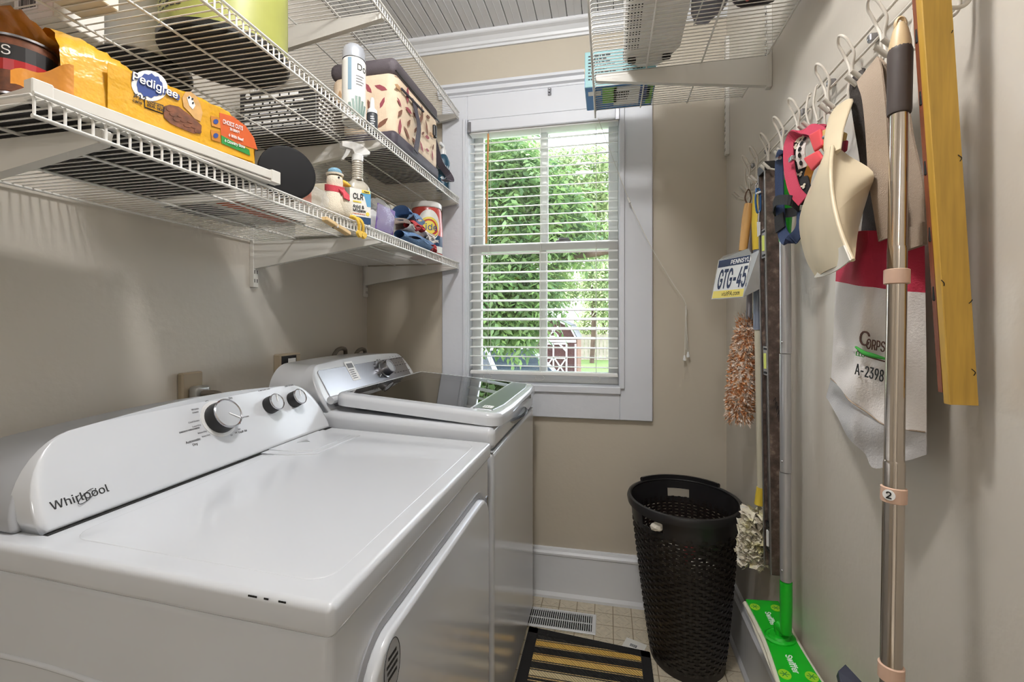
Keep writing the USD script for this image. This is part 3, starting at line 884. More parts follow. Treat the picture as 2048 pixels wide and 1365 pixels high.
def carton(name, label, cat_, lo, hi, m, barcode=None, flaps=True):
    t = thing(name, label, cat_, ((lo[0] + hi[0]) / 2, (lo[1] + hi[1]) / 2, lo[2]))
    t.part('carton', rbox(lo, hi, .0015), m, None)
    t.part('flap_seam', box((lo[0] + .004, (lo[1] + hi[1]) / 2 - .0006, lo[2] - .0004), (hi[0] - .004, (lo[1] + hi[1]) / 2 + .0006, lo[2] + .001)), 'grey_ink', None)
    return t


def barcode(par, o, x, y, w, h, seed=1):
    r = random.Random(seed); b = [move(box((0, 0, 0), (w, h, .0004)), (0, 0, 0))]
    par.part('barcode_patch', put(b[0], frame(o, x, y)), 'white_ink', None)
    bars, u = [], .06 * w
    while u < .92 * w:
        q = w * r.choice((.012, .02, .035)); bars.append(box((u, .1 * h, .0004), (u + q, .9 * h, .0007))); u += q + w * r.choice((.014, .026))
    par.part('barcode', put(cat(bars), frame(o, x, y)), 'black_ink', None, kind='stuff')


def print_lines(par, o, x, y, w, rows, pitch, m, seed=1, h=.42):
    """small print too fine to read: rows of word-long dashes"""
    r = random.Random(seed); B = []
    for k in range(rows):
        u, end = 0.0, w * r.uniform(.6, 1.0)
        while u < end:
            l = min(r.uniform(.05, .16) * w, end - u + 1e-4); B.append(box((u, -k * pitch - pitch * h, 0), (u + l, -k * pitch, .0004))); u += l + .03 * w
    par.part('small_print', put(cat(B), frame(o, x, y)), m, None, kind='stuff')


# green canister on a black base
c = (-.832, .852)
t = thing('canister', 'large round olive canister with black base on the middle shelf', 'canister', (*c, ZM))
t.part('body', cyl(c, .122, ZM + .016, ZM + .20), 'olive_label', 40)
t.part('base_rim', move(lathe([(0, .001), (.118, 0), (.126, .004), (.127, .016), (.122, .019), (.12, .004), (0, .004)], 48), (*c, ZM)), 'black_plastic', 40)
t.part('lid', cyl(c, .124, ZM + .20, ZM + .222), 'black_plastic', 40)
t.part('label_patch', wrap(c, .122, -72, -42, ZM + .075, ZM + .15), 'white_ink', None)
t.part('label_bars', cat([wrap(c, .122, -68 + k * 2.4, -67.2 + k * 2.4 + (k % 3) * .5, ZM + .082, ZM + .14, .0008, 2) for k in range(10)]), 'black_ink', None, kind='stuff')
for k in range(4): t.part('small_print', cat([wrap(c, .122, -118 + q * 7, -113 + q * 7, ZM + .075 - k * .010, ZM + .0785 - k * .010, .0004, 3) for q in range(6 - k % 2)]), 'black_ink', None, kind='stuff')
# black-bottomed round tub nearer the wall
c = (-1.068, .86)
t = thing('tub', 'round white tub with black underside on the middle shelf behind the olive canister', 'tub', (*c, ZM))
t.part('base', cyl(c, .093, ZM, ZM + .02), 'black_plastic', 40)
t.part('body', cyl(c, .09, ZM + .02, ZM + .15), 'white_card', 40)
t.part('lid', cyl(c, .093, ZM + .15, ZM + .168), 'black_plastic', 40)
# two cartons with barcodes, one red pouch
lo, hi = (-1.13, .655, ZM), (-1.03, .745, ZM + .16)
t = carton('carton', 'white carton with barcode on the middle shelf, beside the wall', 'carton', lo, hi, 'white_card')
barcode(t, (lo[0] + .012, lo[1] - .0004, ZM + .02), (1, 0, 0), (0, 0, 1), .05, .035, 2)
print_lines(t, (lo[0] + .012, lo[1] - .0002, ZM + .13), (1, 0, 0), (0, 0, 1), .07, 5, .011, 'black_ink', 3)
lo, hi = (-.985, .575, ZM), (-.895, .672, ZM + .17)
t = carton('carton', 'cream carton with large barcode on the middle shelf, nearer the front edge', 'carton', lo, hi, 'cream_card')
barcode(t, (lo[0] + .014, lo[1] - .0004, ZM + .03), (1, 0, 0), (0, 0, 1), .055, .05, 5)
print_lines(t, (lo[0] + .014, lo[1] - .0002, ZM + .13), (1, 0, 0), (0, 0, 1), .06, 4, .010, 'black_ink', 4)
pp = grid(lambda u, v: (-1.10 + .11 * u, .545 + .03 * math.sin(math.pi * u) * (1 - v) * (1 if True else 1) - .015 * v, ZM + .001 + .15 * v), 10, 6, .012)
t = single('snack_pouch', 'red foil pouch standing on the middle shelf near the frame edge', 'pouch', pp, 'red_film')
# black printed box
lo, hi = (-1.13, 1.205, ZM), (-.86, 1.355, ZM + .135)
t = carton('printed_box', 'black cardboard box with white small print on the middle shelf', 'box', lo, hi, 'black_card')
print_lines(t, (lo[0] + .045, lo[1] - .0002, ZM + .125), (1, 0, 0), (0, 0, 1), .20, 1, .016, 'white_ink', 5, .7)
print_lines(t, (lo[0] + .018, lo[1] - .0002, ZM + .100), (1, 0, 0), (0, 0, 1), .23, 6, .0145, 'white_ink', 6)
print_lines(t, (hi[0] + .0002, lo[1] + .012, ZM + .118), (0, 1, 0), (0, 0, 1), .125, 7, .0145, 'white_ink', 7)
t.part('emblem', put(ext(ngon(.009, 20), .0005), frame((lo[0] + .03, lo[1] - .0002, ZM + .125), (1, 0, 0), (0, 0, 1))), 'white_ink', None)
# dry-shampoo can
c = (-.728, 1.196); r = .0335
t = thing('spray_can', 'white aerosol can with silver dome cap on the middle shelf beside the cooler bag', 'spray can', (*c, ZM))
t.part('body', move(lathe([(0, 0), (r - .003, 0), (r, .003), (r, .175), (r - .002, .181), (r - .004, .184), (0, .184)], 36), (*c, ZM)), 'can_white', 40)
t.part('cap', move(lathe([(r - .0015, .184), (r - .001, .187), (r - .0015, .205), (r - .005, .219), (r - .016, .229), (.008, .231), (0, .228)], 36), (*c, ZM)), 'silver_cap', 50)
t.part('base_ring', move(lathe([(r - .002, 0), (r + .001, 0), (r + .001, .005), (r - .001, .006)], 36), (*c, ZM)), 'brushed', 40)
t.part('stripe', wrap(c, r, -88, -70, ZM + .085, ZM + .178), 'blue_strip', None)
t.part('lettering', curved_text('Do', .018, c, r, -18, ZM + .145), 'black_ink', None)
t.part('small_print', cat([wrap(c, r, -50, -8 - 9 * (k % 2), ZM + .126 - k * .008, ZM + .129 - k * .008, .0005, 6) for k in range(4)]), 'grey_ink', None, kind='stuff')
for k in range(6):
    a0 = -40 + (k - 2.5) * 11
    lf = [(c[0] + (r + .0006) * math.cos(math.radians(a0 + (k - 2.5) * 5 * q)), c[1] + (r + .0006) * math.sin(math.radians(a0 + (k - 2.5) * 5 * q)), ZM + .012 + (.062 - abs(k - 2.5) * .01) * q) for q in np.linspace(0, 1, 6)]
    t.part('aloe_leaf_print', sweep(lf, (-math.sin(math.radians(a0)), math.cos(math.radians(a0)), 0), [(-.0035, -.0002), (.0035, -.0002), (.0012, .0002), (-.0012, .0002)]), 'aloe_green', None)
# small nozzle bottle
c = (-.712, 1.272); r = .0165
t = thing('nozzle_bottle', 'small dark-labelled bottle with white nozzle cap between the spray can and the cooler bag', 'bottle', (*c, ZM))
t.part('body', cyl(c, r, ZM, ZM + .062), 'dark_label', 40)
t.part('cap', move(lathe([(r * .95, .062), (r * .95, .072), (.008, .08), (.0065, .105), (.0045, .112), (0, .112)], 20), (*c, ZM)), 'white_plastic', 40)
t.part('lettering', cat([wrap(c, r, -80, -30 - 8 * (k % 3), ZM + .012 + k * .007, ZM + .0145 + k * .007, .0004, 5) for k in range(6)]), 'white_ink', None, kind='stuff')
# insulated cooler bag
t = thing('cooler_bag', 'cream bird-print insulated cooler bag with dark lid and straps on the middle shelf', 'cooler bag', (-.80, 1.59, ZM))
bx0_, bx1_, by0, by1 = -.93, -.690, 1.375, 1.762
bm = rbox((bx0_, by0, ZM + .03), (bx1_, by1, ZM + .262), .035, 2)
v = np.array(bm.vertices); bulge = .012 * np.cos((v[:, 1] - 1.5875) * 6) * np.cos((v[:, 2] - ZM - .15) * 7); v[:, 0] += np.where(v[:, 0] > -.75, bulge, 0); bm.vertices = v
t.part('body', bm, 'tote_cream', 40)
t.part('base', rbox((bx0_ - .004, by0 - .006, ZM + .001), (bx1_ + .008, by1 + .006, ZM + .058), .02, 2), 'tote_trim', 40)
lidb = rbox((bx0_ - .003, by0 - .004, ZM + .246), (bx1_ + .006, by1 + .004, ZM + .305), .027, 2)
t.part('lid', lidb, 'tote_lid', 40)
t.part('zipper', tube([(bx1_ + .006, by0, ZM + .25), (bx1_ + .007, by1, ZM + .25)], .0032, 8), 'black_plastic')
t.part('carry_handle', strap(bez([(-.80, by0 + .09, ZM + .30), (-.80, by0 + .12, ZM + .325), (-.80, by1 - .12, ZM + .325), (-.80, by1 - .09, ZM + .30)], 20), (1, 0, 0), .03, .004), 'tote_trim')
for yy in (by0 + .135, by0 + .30):
    xx = bx1_ + .018
    t.part('front_strap', strap(bez([(bx1_ + .010, yy, ZM + .215), (xx, yy - .004, ZM + .18), (xx + .006, yy + .01, ZM + .12), (xx, yy - .004, ZM + .03)], 20), (0, 1, 0), .030, .003), 'tote_trim') if yy < by0 + .2 else t.part('side_tab', rbox((bx1_ + .002, by1 - .07, ZM + .16), (bx1_ + .018, by1 - .045, ZM + .21), .006, 1), 'black_plastic')
t.part('pocket_binding', tube([(bx1_ + .0115, by0 + .03, ZM + .205), (bx1_ + .018, by0 + .20, ZM + .205)], .004, 6), 'tote_trim')
t.part('side_strap', strap(bez([(-.74, by1 + .004, ZM + .25), (-.715, by1 + .022, ZM + .18), (-.70, by1 + .055, ZM + .10), (-.672, by1 + .085, ZM + .055), (-.655, by1 + .065, ZM + .02), (-.668, by1 + .01, ZM + .012)], 30), (1, .1, 0), .028, .003), 'tote_trim')
pr = random.Random(11)
for k in range(26):
    yy, zz = by0 + .03 + (k % 7) * .055 + pr.uniform(-.012, .012), ZM + .075 + (k // 7) * .045 + pr.uniform(-.01, .01)
    if yy > by1 - .03: continue
    l = pr.uniform(.016, .030); a = pr.uniform(0, 3.14)
    sh = affinity.rotate(Polygon([(-l, 0), (-l * .3, l * .35), (l * .6, l * .2), (l, 0), (l * .3, -l * .32), (-l * .5, -l * .25)]), a, use_radians=True)
    xo = bx1_ + .0012 + .012 * math.cos((yy - 1.5875) * 6) * math.cos((zz - ZM - .15) * 7)
    t.part('bird_print', put(ext(sh, .0006), frame((xo, yy, zz), (-.06 * (yy - 1.58) * 8, 1, 0), (0, 0, 1))), pr.choice(['print_brown', 'print_rose', 'print_sand', 'print_brown']), None)
for k in range(12):
    xx, zz = bx0_ + .03 + (k % 4) * .055 + pr.uniform(-.01, .01), ZM + .085 + (k // 4) * .055 + pr.uniform(-.01, .01)
    l = pr.uniform(.014, .026); sh = affinity.rotate(Polygon([(-l, 0), (-l * .3, l * .35), (l * .6, l * .2), (l, 0), (l * .3, -l * .32), (-l * .5, -l * .25)]), pr.uniform(0, 3.14), use_radians=True)
    t.part('bird_print', put(ext(sh, .0006), frame((xx, by0 - .0003, zz), (1, 0, 0), (0, 0, 1))), pr.choice(['print_brown', 'print_rose', 'print_sand']), None)
# trigger bottle with dark blue label behind the bag's strap
c = (-.712, 1.886); r = .030
t = thing('pump_bottle', 'dark blue labelled bottle with white top at the window end of the middle shelf', 'bottle', (*c, ZM))
t.part('body', move(lathe([(0, 0), (r, 0), (r + .001, .004), (r, .125), (.02, .15), (.013, .16), (0, .16)], 28), (*c, ZM)), 'teal_label', 40)
t.part('cap', move(lathe([(.014, .155), (.014, .18), (.008, .186), (.008, .2), (0, .2)], 20), (*c, ZM)), 'white_plastic')
t.part('spout', rbox((c[0] - .006, c[1] - .035, ZM + .19), (c[0] + .006, c[1] + .008, ZM + .205), .004, 1), 'white_plastic')
t.part('lettering', curved_text('SIGNA', .016, c, r, -64, ZM + .088), 'white_ink', None)
t.part('emblem', curved_text('10', .024, c, r, -60, ZM + .03), 'white_ink', None)

# ---------------------------------------------------------------- things on the lowest shelf
# white board lying on the wires, dark underneath
p0, p1 = np.array([-.703, .425]), np.array([-.654, .800])
dv = (p1 - p0) / np.linalg.norm(p1 - p0); nv = np.array([-dv[1], dv[0]])
def BP(a, b, z): q = p0 + dv * a + nv * b; return np.array([q[0], q[1], z])
L_ = float(np.linalg.norm(p1 - p0))
fb = frame(BP(0, 0, 0), (*dv, 0), (*nv, 0))
t = thing('board', 'white-edged flat board lying on the lowest shelf under the dog food', 'board', BP(L_ / 2, .15, ZL))
t.part('panel', put(rbox((.006, .016, ZL + .003), (L_ - .006, .35, ZL + .022), .001), fb), 'board_white', None)
t.part('underside', put(box((.01, .03, ZL + .0008), (L_ - .01, .345, ZL + .003)), fb), 'board_black', None)
t.part('edge_strip', put(rbox((0, 0, ZL + .006), (L_, .016, ZL + .024), .0015), fb), 'board_white', None)
t.part('edge_strip', put(rbox((0, .002, ZL + .0005), (L_, .016, ZL + .0055), .001), fb), 'board_white', None)
for a in (0, L_ - .02):
    t.part('end_block', put(rbox((a - .001, -.002, ZL + .0003), (a + .021, .016, ZL + .026), .0015), fb), 'board_white', None)
# printed multipack of dog food in yellow film, torn open at its near end
ZB = ZL + .0268
q0, q1 = np.array([-.748, .487]), np.array([-.668, .752])
dv2 = (q1 - q0) / np.linalg.norm(q1 - q0); nv2 = np.array([-dv2[1], dv2[0]]); L2 = float(np.linalg.norm(q1 - q0))
def PP(a, b, z): q = q0 + dv2 * a + nv2 * b; return np.array([q[0], q[1], z])
t = thing('dog_food_pack', 'yellow film-wrapped multipack of dog food cans on the white board', 'dog food pack', PP(L2 / 2, .1, ZB))
def pack_top(u):
    return .088 + .006 * math.sin(u * 9) - (.05 * max(0, (u - .80) / .2) ** 1.6)
def pack(u, v):
    # v: 0 bottom front -> up the front -> over the top -> down the back
    D = .20; h = pack_top(u)
    if v < .42: b, z = .004 + .010 * (v / .42) ** 2, h * (v / .42)
    elif v < .75: k = (v - .42) / .33; b, z = .014 + (D - .028) * k, h + (.034 - .022 * u) * math.sin(math.pi * min(1, k * 1.5)) ** .7 * (1 if k < .33 else 1 - .6 * (k - .33)) + .005 * math.sin(13 * u + 5 * k)
    else: k = (v - .75) / .25; b, z = D - .014 + .014 * k, h * (1 - k)
    p = PP(u * L2, b, ZB + z)
    if v > .40: p = p + nrg.normal(0, .0017, 3)
    return p
pk = grid(pack, 40, 40)
t.part('film', pk, 'yellow_film', 60)
t.part('end_film', grid(lambda u, v: PP(L2 + .012 * math.sin(math.pi * v) * math.sin(math.pi * u), .004 + .19 * u, ZB + v * pack_top(1.0)), 10, 8), 'yellow_film', 60)
t.part('tray', put(rbox((.03, .006, 0), (L2 - .006, .19, .02), .002), frame(PP(0, 0, ZB + .0005), (*dv2, 0), (*nv2, 0))), 'amber_film')
o_ = PP(0, .0015, ZB); xf_, yf_ = np.array([*dv2, 0]), np.array([0, 0, 1.0]); nf_ = np.cross(xf_, yf_)
def on_pack(px, py):
    C0 = np.array([0, 0, CAMZ]); d = at(px, py, Y=1.0) - C0
    p = C0 + d * (((o_ - C0) @ nf_) / (d @ nf_)); return (p - o_) @ xf_, p[2] - ZB
def decal(name, pts, m, k=0, par=t, **kw):
    """flat print on the pack's front, outline in pixels of the photographed face"""
    ab = np.array([on_pack(*p) for p in pts])
    return par.part(name, put(ext(Polygon(ab).buffer(0), .0005), frame(o_ + nf_ * (.0012 + k * .0006), xf_, yf_)), m, None, **kw)
def pk_text(s, px, py, h, m, k=3, bold=True, rotd=0, wid=None):
    a, b = on_pack(px, py)
    x = xf_ * math.cos(rotd) + yf_ * math.sin(rotd); y = yf_ * math.cos(rotd) - xf_ * math.sin(rotd)
    t.part('lettering', text(s, h, o_ + xf_ * a + yf_ * b + nf_ * (.0012 + k * .0006), x, y, .0005, bold, wid=wid), m, None)
t.part('front_panel', put(ext(Polygon([(.05, .004), (L2 - .004, .004), (L2 - .004, .030), (L2 - .03, .066), (L2 - .06, .082), (.05, .084)]), .0012), frame(o_ + nf_ * -.0004, xf_, yf_)), 'yellow_film', None)
def ell(cx, cy, rx, ry, n=28, a=.35, jag=0): return [(cx + rx * math.cos(q) * math.cos(a) - ry * math.sin(q) * math.sin(a) * (1 + jag * math.sin(9 * q)), cy + rx * math.cos(q) * math.sin(a) + ry * math.sin(q) * math.cos(a) * (1 + jag * math.cos(11 * q))) for q in np.linspace(0, 2 * math.pi, n, endpoint=False)]
decal('emblem_halo', ell(298, 172, 37, 30), 'white_ink', 0)
decal('emblem', ell(298, 172, 26, 23, 44, .35, .10), 'blue_print', 1)
pk_text('Pedigree', 260, 160, .0132, 'blue_print', 2, True, -.06, .066); pk_text('Pedigree', 261, 159, .0125, 'white_ink', 4, True, -.06, .062)
pk_text('X12', 265, 194, .0065, 'black_ink', 1); pk_text('cans', 264, 203, .004, 'black_ink', 1)
for a, b in (((288, 200), (325, 226)),): 
    decal('stamp_frame', [(287, 198), (326, 211), (325, 229), (288, 216)], 'black_ink', 0)
    decal('stamp_panel', [(288.5, 200), (324.5, 212.5), (323.7, 227), (289.5, 214.5)], 'yellow_film', 1)
pk_text('MADE WITH', 291.5, 206.5, .0036, 'black_ink', 4, True, 0, .0245); pk_text('REAL BEEF', 292, 213, .0036, 'black_ink', 4, True, 0, .0245)
decal('dog_print', [(363, 196), (370, 184), (380, 184), (391, 193), (398, 206), (404, 226), (400, 244), (388, 238), (378, 226), (366, 214)], 'fur_gold', 1)
decal('dog_print', [(372, 196), (378, 192), (384, 200), (389, 212), (384, 220), (377, 212)], 'white_ink', 2)
for p in ((376, 196), (383, 199), (384, 207)): decal('dog_print', ell(p[0], p[1], 2.0, 2.2, 10), 'black_ink', 3)
decal('meat_print', [(325, 214), (338, 210), (356, 214), (372, 226), (390, 240), (402, 252), (401, 266), (386, 268), (362, 258), (340, 248), (327, 236)], 'meat_brown', 1)
for k in range(9): decal('meat_print', ell(338 + k * 7, 225 + (k * 4) + (k % 3) * 6 - 6, 8, 4.5, 12), ('meat_brown', 'orange_print', 'meat_brown')[k % 3] if k % 3 != 1 else 'meat_brown', 2)
decal('orange_panel', [(438, 226), (466, 234), (490, 252), (507, 276), (514, 300), (441, 277)], 'orange_print', 0)
decal('green_panel', [(441, 271), (497, 300), (499, 312), (442, 287)], 'green_print', 1)
pk_text('CHOICE CUTS', 444, 247, .0075, 'white_ink', 2, True, 0, .036); pk_text('IN GRAVY', 458, 261, .005, 'white_ink', 2, True, 0, .018)
pk_text('6 With Beef', 455, 273, .0052, 'white_ink', 3, True, 0, .027); pk_text('6 Country Stew', 447, 284, .0052, 'white_ink', 3, True, 0, .037)
for cy in ((430, 244), (430, 272)):
    decal('can_print', [(420, cy[1] - 12), (438, cy[1] - 8), (440, cy[1] + 14), (422, cy[1] + 8)], 'amber_film', 1)
    decal('can_print', ell(430, cy[1], 5, 5, 14), 'blue_print', 2)
# torn film flaring up at the near end
def flap(u, v):
    a = -.052 + .09 * u; b = .02 + .15 * v
    z = .088 + .026 * (1 - u) * (0.6 + .4 * math.sin(5 * v + 1)) + .008 * math.sin(8 * u + 3 * v)
    return PP(a, b, ZB + z) + nrg.normal(0, .0014, 3)
t.part('torn_film', grid(flap, 16, 18), 'amber_film', 60)
t.part('torn_film', grid(lambda u, v: PP(-.05 + .06 * u, .002 + .008 * math.sin(5 * u), ZB + .006 + .05 * v * (.35 + .65 * u) + .004 * math.sin(9 * u)), 12, 8), 'amber_film', 60)
# second, opened pack at the frame edge with one can in it
cc = PP(-.024, .062, 0)
t = thing('food_can', 'dog food can with dark red label lying in the torn yellow wrapper', 'can', (cc[0], cc[1], ZB))
t.part('body', cyl(cc, .036, ZB + .004, ZB + .082), 'meat_brown', 40)
for zz in (ZB + .001, ZB + .080): t.part('rim', move(lathe([(.034, 0), (.038, .001), (.038, .004), (.034, .005)], 32), (cc[0], cc[1], zz)), 'brushed')
t.part('label_band', wrap(cc, .036, -110, 40, ZB + .05, ZB + .07), 'black_card', None)
t.part('label_band', wrap(cc, .036, -110, 40, ZB + .035, ZB + .05), 'red_film', None)
t.part('lettering', curved_text('IS', .013, cc, .036, -62, ZB + .055), 'white_ink', None)
cc2 = PP(-.062, .16, 0)
t = single('food_wrapper', 'crumpled amber wrapper standing at the frame edge beside the opened dog food', 'wrapper', grid(lambda u, v: PP(-.125 + .012 * math.sin(4 * v), .01 + .14 * u, ZB + .001 + .09 * v * (.8 + .2 * math.sin(6 * u))) + nrg.normal(0, .001, 3), 14, 12, .001), 'amber_film', 60)
# jar on its side with a broad black base
c0 = np.array([-.712, .898, ZL + .0625]); nd = np.array([.80, -.60, .06]); nd /= np.linalg.norm(nd)
fm_ = frame(c0, np.cross((0, 0, 1), nd), np.cross(nd, np.cross((0, 0, 1), nd)))
t = thing('jar', 'jar lying on its side with broad black rubber base facing the room', 'jar', (c0[0], c0[1], ZL))
t.part('base', put(lathe([(0, .001), (.054, .001), (.0605, -.001), (.0615, -.006), (.0605, -.011), (.055, -.012)], 44), fm_), 'black_rubber', 30)
t.part('band', put(lathe([(.0605, -.011), (.061, -.013), (.0605, -.024), (.057, -.025)], 44), fm_), 'gold_band', 30)
t.part('body', put(lathe([(.057, -.024), (.057, -.055), (.05, -.065), (.04, -.07), (.04, -.085), (0, -.085)], 36), fm_), 'clear_plastic', 40)
# flat printed carton seen from below, and a clear crumpled bag
t = carton('printed_box', 'low orange-printed cardboard box lying on the lowest shelf behind the black jar', 'box', (-1.06, .875, ZL), (-.83, 1.12, ZL + .05), 'white_card')
t.part('print_panel', box((-.90, .89, ZL - .0006), (-.84, 1.10, ZL + .0004)), 'orange_print', None)
t.part('print_panel', box((-1.05, .89, ZL - .0006), (-.93, 1.0, ZL + .0004)), 'grey_ink', None)
def crumple(cx, cy, z, rx, ry, h, seed, n=22, amp=.25):
    s = trimesh.creation.icosphere(3); v = np.array(s.vertices)
    d = 1 + amp * (meshkit.fbm(v * 2.6 + seed, 4, seed) - .5) * 2
    v = v * d[:, None] * [rx, ry, h / 2]; v[:, 2] += h / 2
    v[:, 2] = np.maximum(v[:, 2], .001); v += [cx, cy, z]
    s.vertices = v; return s
t = single('clear_bag', 'crumpled clear plastic bag between the black jar and the seagull toy', 'bag', crumple(-.728, 1.008, ZL, .034, .036, .062, 4, amp=.4), 'clear_plastic')
# seagull plush
c = (-.722, 1.092)
t = thing('plush_seagull', 'white plush seagull with blue hat and red scarf sitting on the lowest shelf', 'plush toy', (*c, ZL))
bd = lathe([(0, 0), (.028, .001), (.037, .012), (.038, .03), (.030, .058), (.0215, .075), (.0195, .085), (.0225, .098), (.020, .112), (.010, .120), (0, .122)], 32)
v = np.array(bd.vertices); v[:, 0] *= .95; v[:, :2] *= (1 + .05 * (meshkit.fbm(v * 60, 3, 2) - .5))[:, None]; bd.vertices = v
t.part('body', move(bd, (*c, ZL)), 'plush_white', 60)
t.part('wing', move(rot(put(trimesh.creation.icosphere(3), np.diag([.011, .026, .032, 1])), 15, (1, 0, 0)), (c[0] + .030, c[1] + .008, ZL + .034)), 'plush_white', 60)
t.part('hat', move(put(trimesh.creation.icosphere(3), np.diag([.018, .018, .012, 1])), (c[0], c[1], ZL + .126)), 'plush_blue', 60)
t.part('hat_brim', move(lathe([(.015, 0), (.022, -.001), (.023, .004), (.016, .006)], 28), (c[0], c[1], ZL + .117)), 'plush_white', 60)
bk_ = lathe([(.0105, 0), (.0095, .010), (.006, .020), (.002, .0255), (0, .026)], 20, 1, .8)
bdir = np.array([.62, .70, -.25])
t.part('beak', put(bk_, frame(np.array([c[0] + .012, c[1] + .013, ZL + .102]), np.cross((0, 0, 1), bdir), np.cross(bdir, np.cross((0, 0, 1), bdir)))), 'plush_yellow', 60)
for s in (-1, 1):
    e = np.array([c[0] + .0185 - .013 * (s > 0) * .2, c[1] - .010 + .0, ZL + .108]) if s < 0 else np.array([c[0] + .002, c[1] + .0215, ZL + .108])
    t.part('eye', move(trimesh.creation.icosphere(2, .0026), e), 'black_plastic', 60)
sc_ = [(c[0] + .0225 * math.cos(a), c[1] + .0225 * math.sin(a), ZL + .081 - .006 * math.cos(a + .6)) for a in np.linspace(0, 2 * math.pi, 26, endpoint=False)]
t.part('scarf', sweep(sc_, (0, 0, 1), [(-.008, -.003), (.008, -.003), (.008, .003), (-.008, .003)], True), 'scarf_red', 60)
for k, d in ((0, (.012, .010, -.045)), (1, (.020, -.004, -.030))):
    b0 = np.array([c[0] + .021, c[1] - .004, ZL + .078])
    t.part('scarf_end', strap([b0, b0 + np.array(d) * .5 + (.006, 0, 0), b0 + np.array(d)], (0, 1, .3), .016 + .006 * k, .003), 'scarf_red')
for k, yy in enumerate((1.107, 1.128)):
    lg = bez([(c[0] + .02, yy, ZL + .006), (SXF + .004, yy + .004, ZL + .008), (SXF + .016, yy + .008, ZL - .006), (SXF + .014, yy + .014, ZL - .026)], 14)
    l_ = t.part('leg', tube(lg, .0042, 8), 'plush_yellow', 60)
    e = lg[-1]
    l_.part('foot', move(rot(hull(np.vstack([np.array([(0, 0, .003), (0, 0, -.003)]) * [1, 1, 1], np.array([(.004 * s2, y_, -z_) for s2 in (-1, 1) for y_, z_ in ((-.010, .014), (0, .021), (.011, .015), (.013, .008), (-.011, .006))])])), 10, (1, 0, 0)), e), 'plush_yellow', 60)
# trigger spray bottle
c = (-.722, 1.205); 
t = thing('spray_bottle', 'silver trigger spray bottle of mildew cleaner on the lowest shelf', 'spray bottle', (*c, ZL))
fq = frame((c[0], c[1], ZL), (.62, .785, 0), (-.785, .62, 0))       # local x = label width, -y = label front
o2 = np.array(rrect(.070, .044, .018, 5))
lay = []
for z, s in ((0, .94), (.004, 1.0), (.105, 1.0), (.118, .96), (.128, .80), (.136, .52), (.142, .42)):
    lay.append((z, s))
vv, ff, n_ = [], [], len(o2)
for z, s in lay: vv += [(x * s, y * (s if s < .9 else 1) , z) for x, y in o2]
for i in range(len(lay) - 1):
    for k in range(n_):
        l = (k + 1) % n_; ff += [[i * n_ + k, i * n_ + l, (i + 1) * n_ + l], [i * n_ + k, (i + 1) * n_ + l, (i + 1) * n_ + k]]
vv += [(0, 0, 0)]; ff += [[len(vv) - 1, (k + 1) % n_, k] for k in range(n_)]
t.part('bottle', put(trimesh.Trimesh(vv, ff, process=False), fq), 'bottle_silver', 35)
rg = [(.0155, .138)] + sum([[(.0165, .142 + k * .0065), (.0150, .1455 + k * .0065)] for k in range(8)], []) + [(.0135, .196), (0, .196)]
t.part('neck', put(lathe(rg, 24), fq), 'bottle_silver', 40)
t.part('collar', put(lathe([(.0135, .192), (.0165, .195), (.0165, .212), (.013, .215), (0, .215)], 24), fq), 'white_plastic')
hd = ext(np.array([(-.048, .226), (-.048, .240), (-.020, .246), (.010, .244), (.034, .228), (.033, .221), (.012, .214), (-.012, .212), (-.018, .224)]), .022)
mh = np.array([[1, 0, 0, 0], [0, 0, -1, .011], [0, 1, 0, 0], [0, 0, 0, 1.0]])
tr = t.part('trigger_head', put(put(hd, mh), fq), 'white_plastic', 20)
tr.part('trigger', put(put(ext(np.array([(-.022, .222), (-.030, .205), (-.044, .188), (-.048, .190), (-.038, .210), (-.034, .224)]), .012), np.array([[1, 0, 0, 0], [0, 0, -1, .006], [0, 1, 0, 0], [0, 0, 0, 1.0]])), fq), 'white_plastic', 20)
def lab(nm, x0, x1, z0, z1, m, k=0): return t.part(nm, put(box((x0, -.0222 - k * .0004 - .0004, z0), (x1, -.0218 - k * .0004, z1)), fq), m, None)
lab('label', -.031, .031, .008, .108, 'label_white'); lab('label_band', -.031, .031, .008, .028, 'label_navy', 1)
X_, Y_ = np.array([.62, .785, 0]), np.array([0, 0, 1.0])
def lt_(s, x, z, h, m, bold=True, k=3, wid=None): t.part('lettering', text(s, h, (fq @ np.array([x, -.0222 - k * .0004, z, 1]))[:3], X_, Y_, .0004, bold, wid=wid), m, None)
pt_ = put(ext(Polygon([(.0, .096), (.012, .088), (.020, .060), (.031, .060), (.031, .108), (.022, .108)]), .0004), np.array([[1, 0, 0, 0], [0, 0, -1, -.0226], [0, 1, 0, 0], [0, 0, 0, 1.0]]))
t.part('label_swoosh', put(pt_, fq), 'label_blue', None)
lab('label_badge', .004, .029, .098, .107, 'label_yellow', 3); lab('label_badge', -.022, .002, .068, .072, 'label_yellow', 3)
lt_('CLR', -.023, .078, .0155, 'black_ink', True, 4, .030); lt_('Mold &', -.028, .052, .0085, 'black_ink', True, 4); lt_('Mildew', -.024, .041, .0085, 'black_ink', True, 4); print_lines(t, (fq @ np.array([-.026, -.0238, .036, 1]))[:3], X_, Y_, .05, 1, .004, 'orange_print', 11)
t.part('label_dot', put(put(ext(ngon(.0055, 18), .0004), np.array([[1, 0, 0, .021], [0, 0, -1, -.0236], [0, 1, 0, .038], [0, 0, 0, 1.0]])), fq), 'label_yellow', None)
print_lines(t, (fq @ np.array([-.027, -.0242, .022, 1]))[:3], X_, Y_, .03, 2, .006, 'white_ink', 12)
lt_('New', .010, .1, .005, 'black_ink', True, 5)
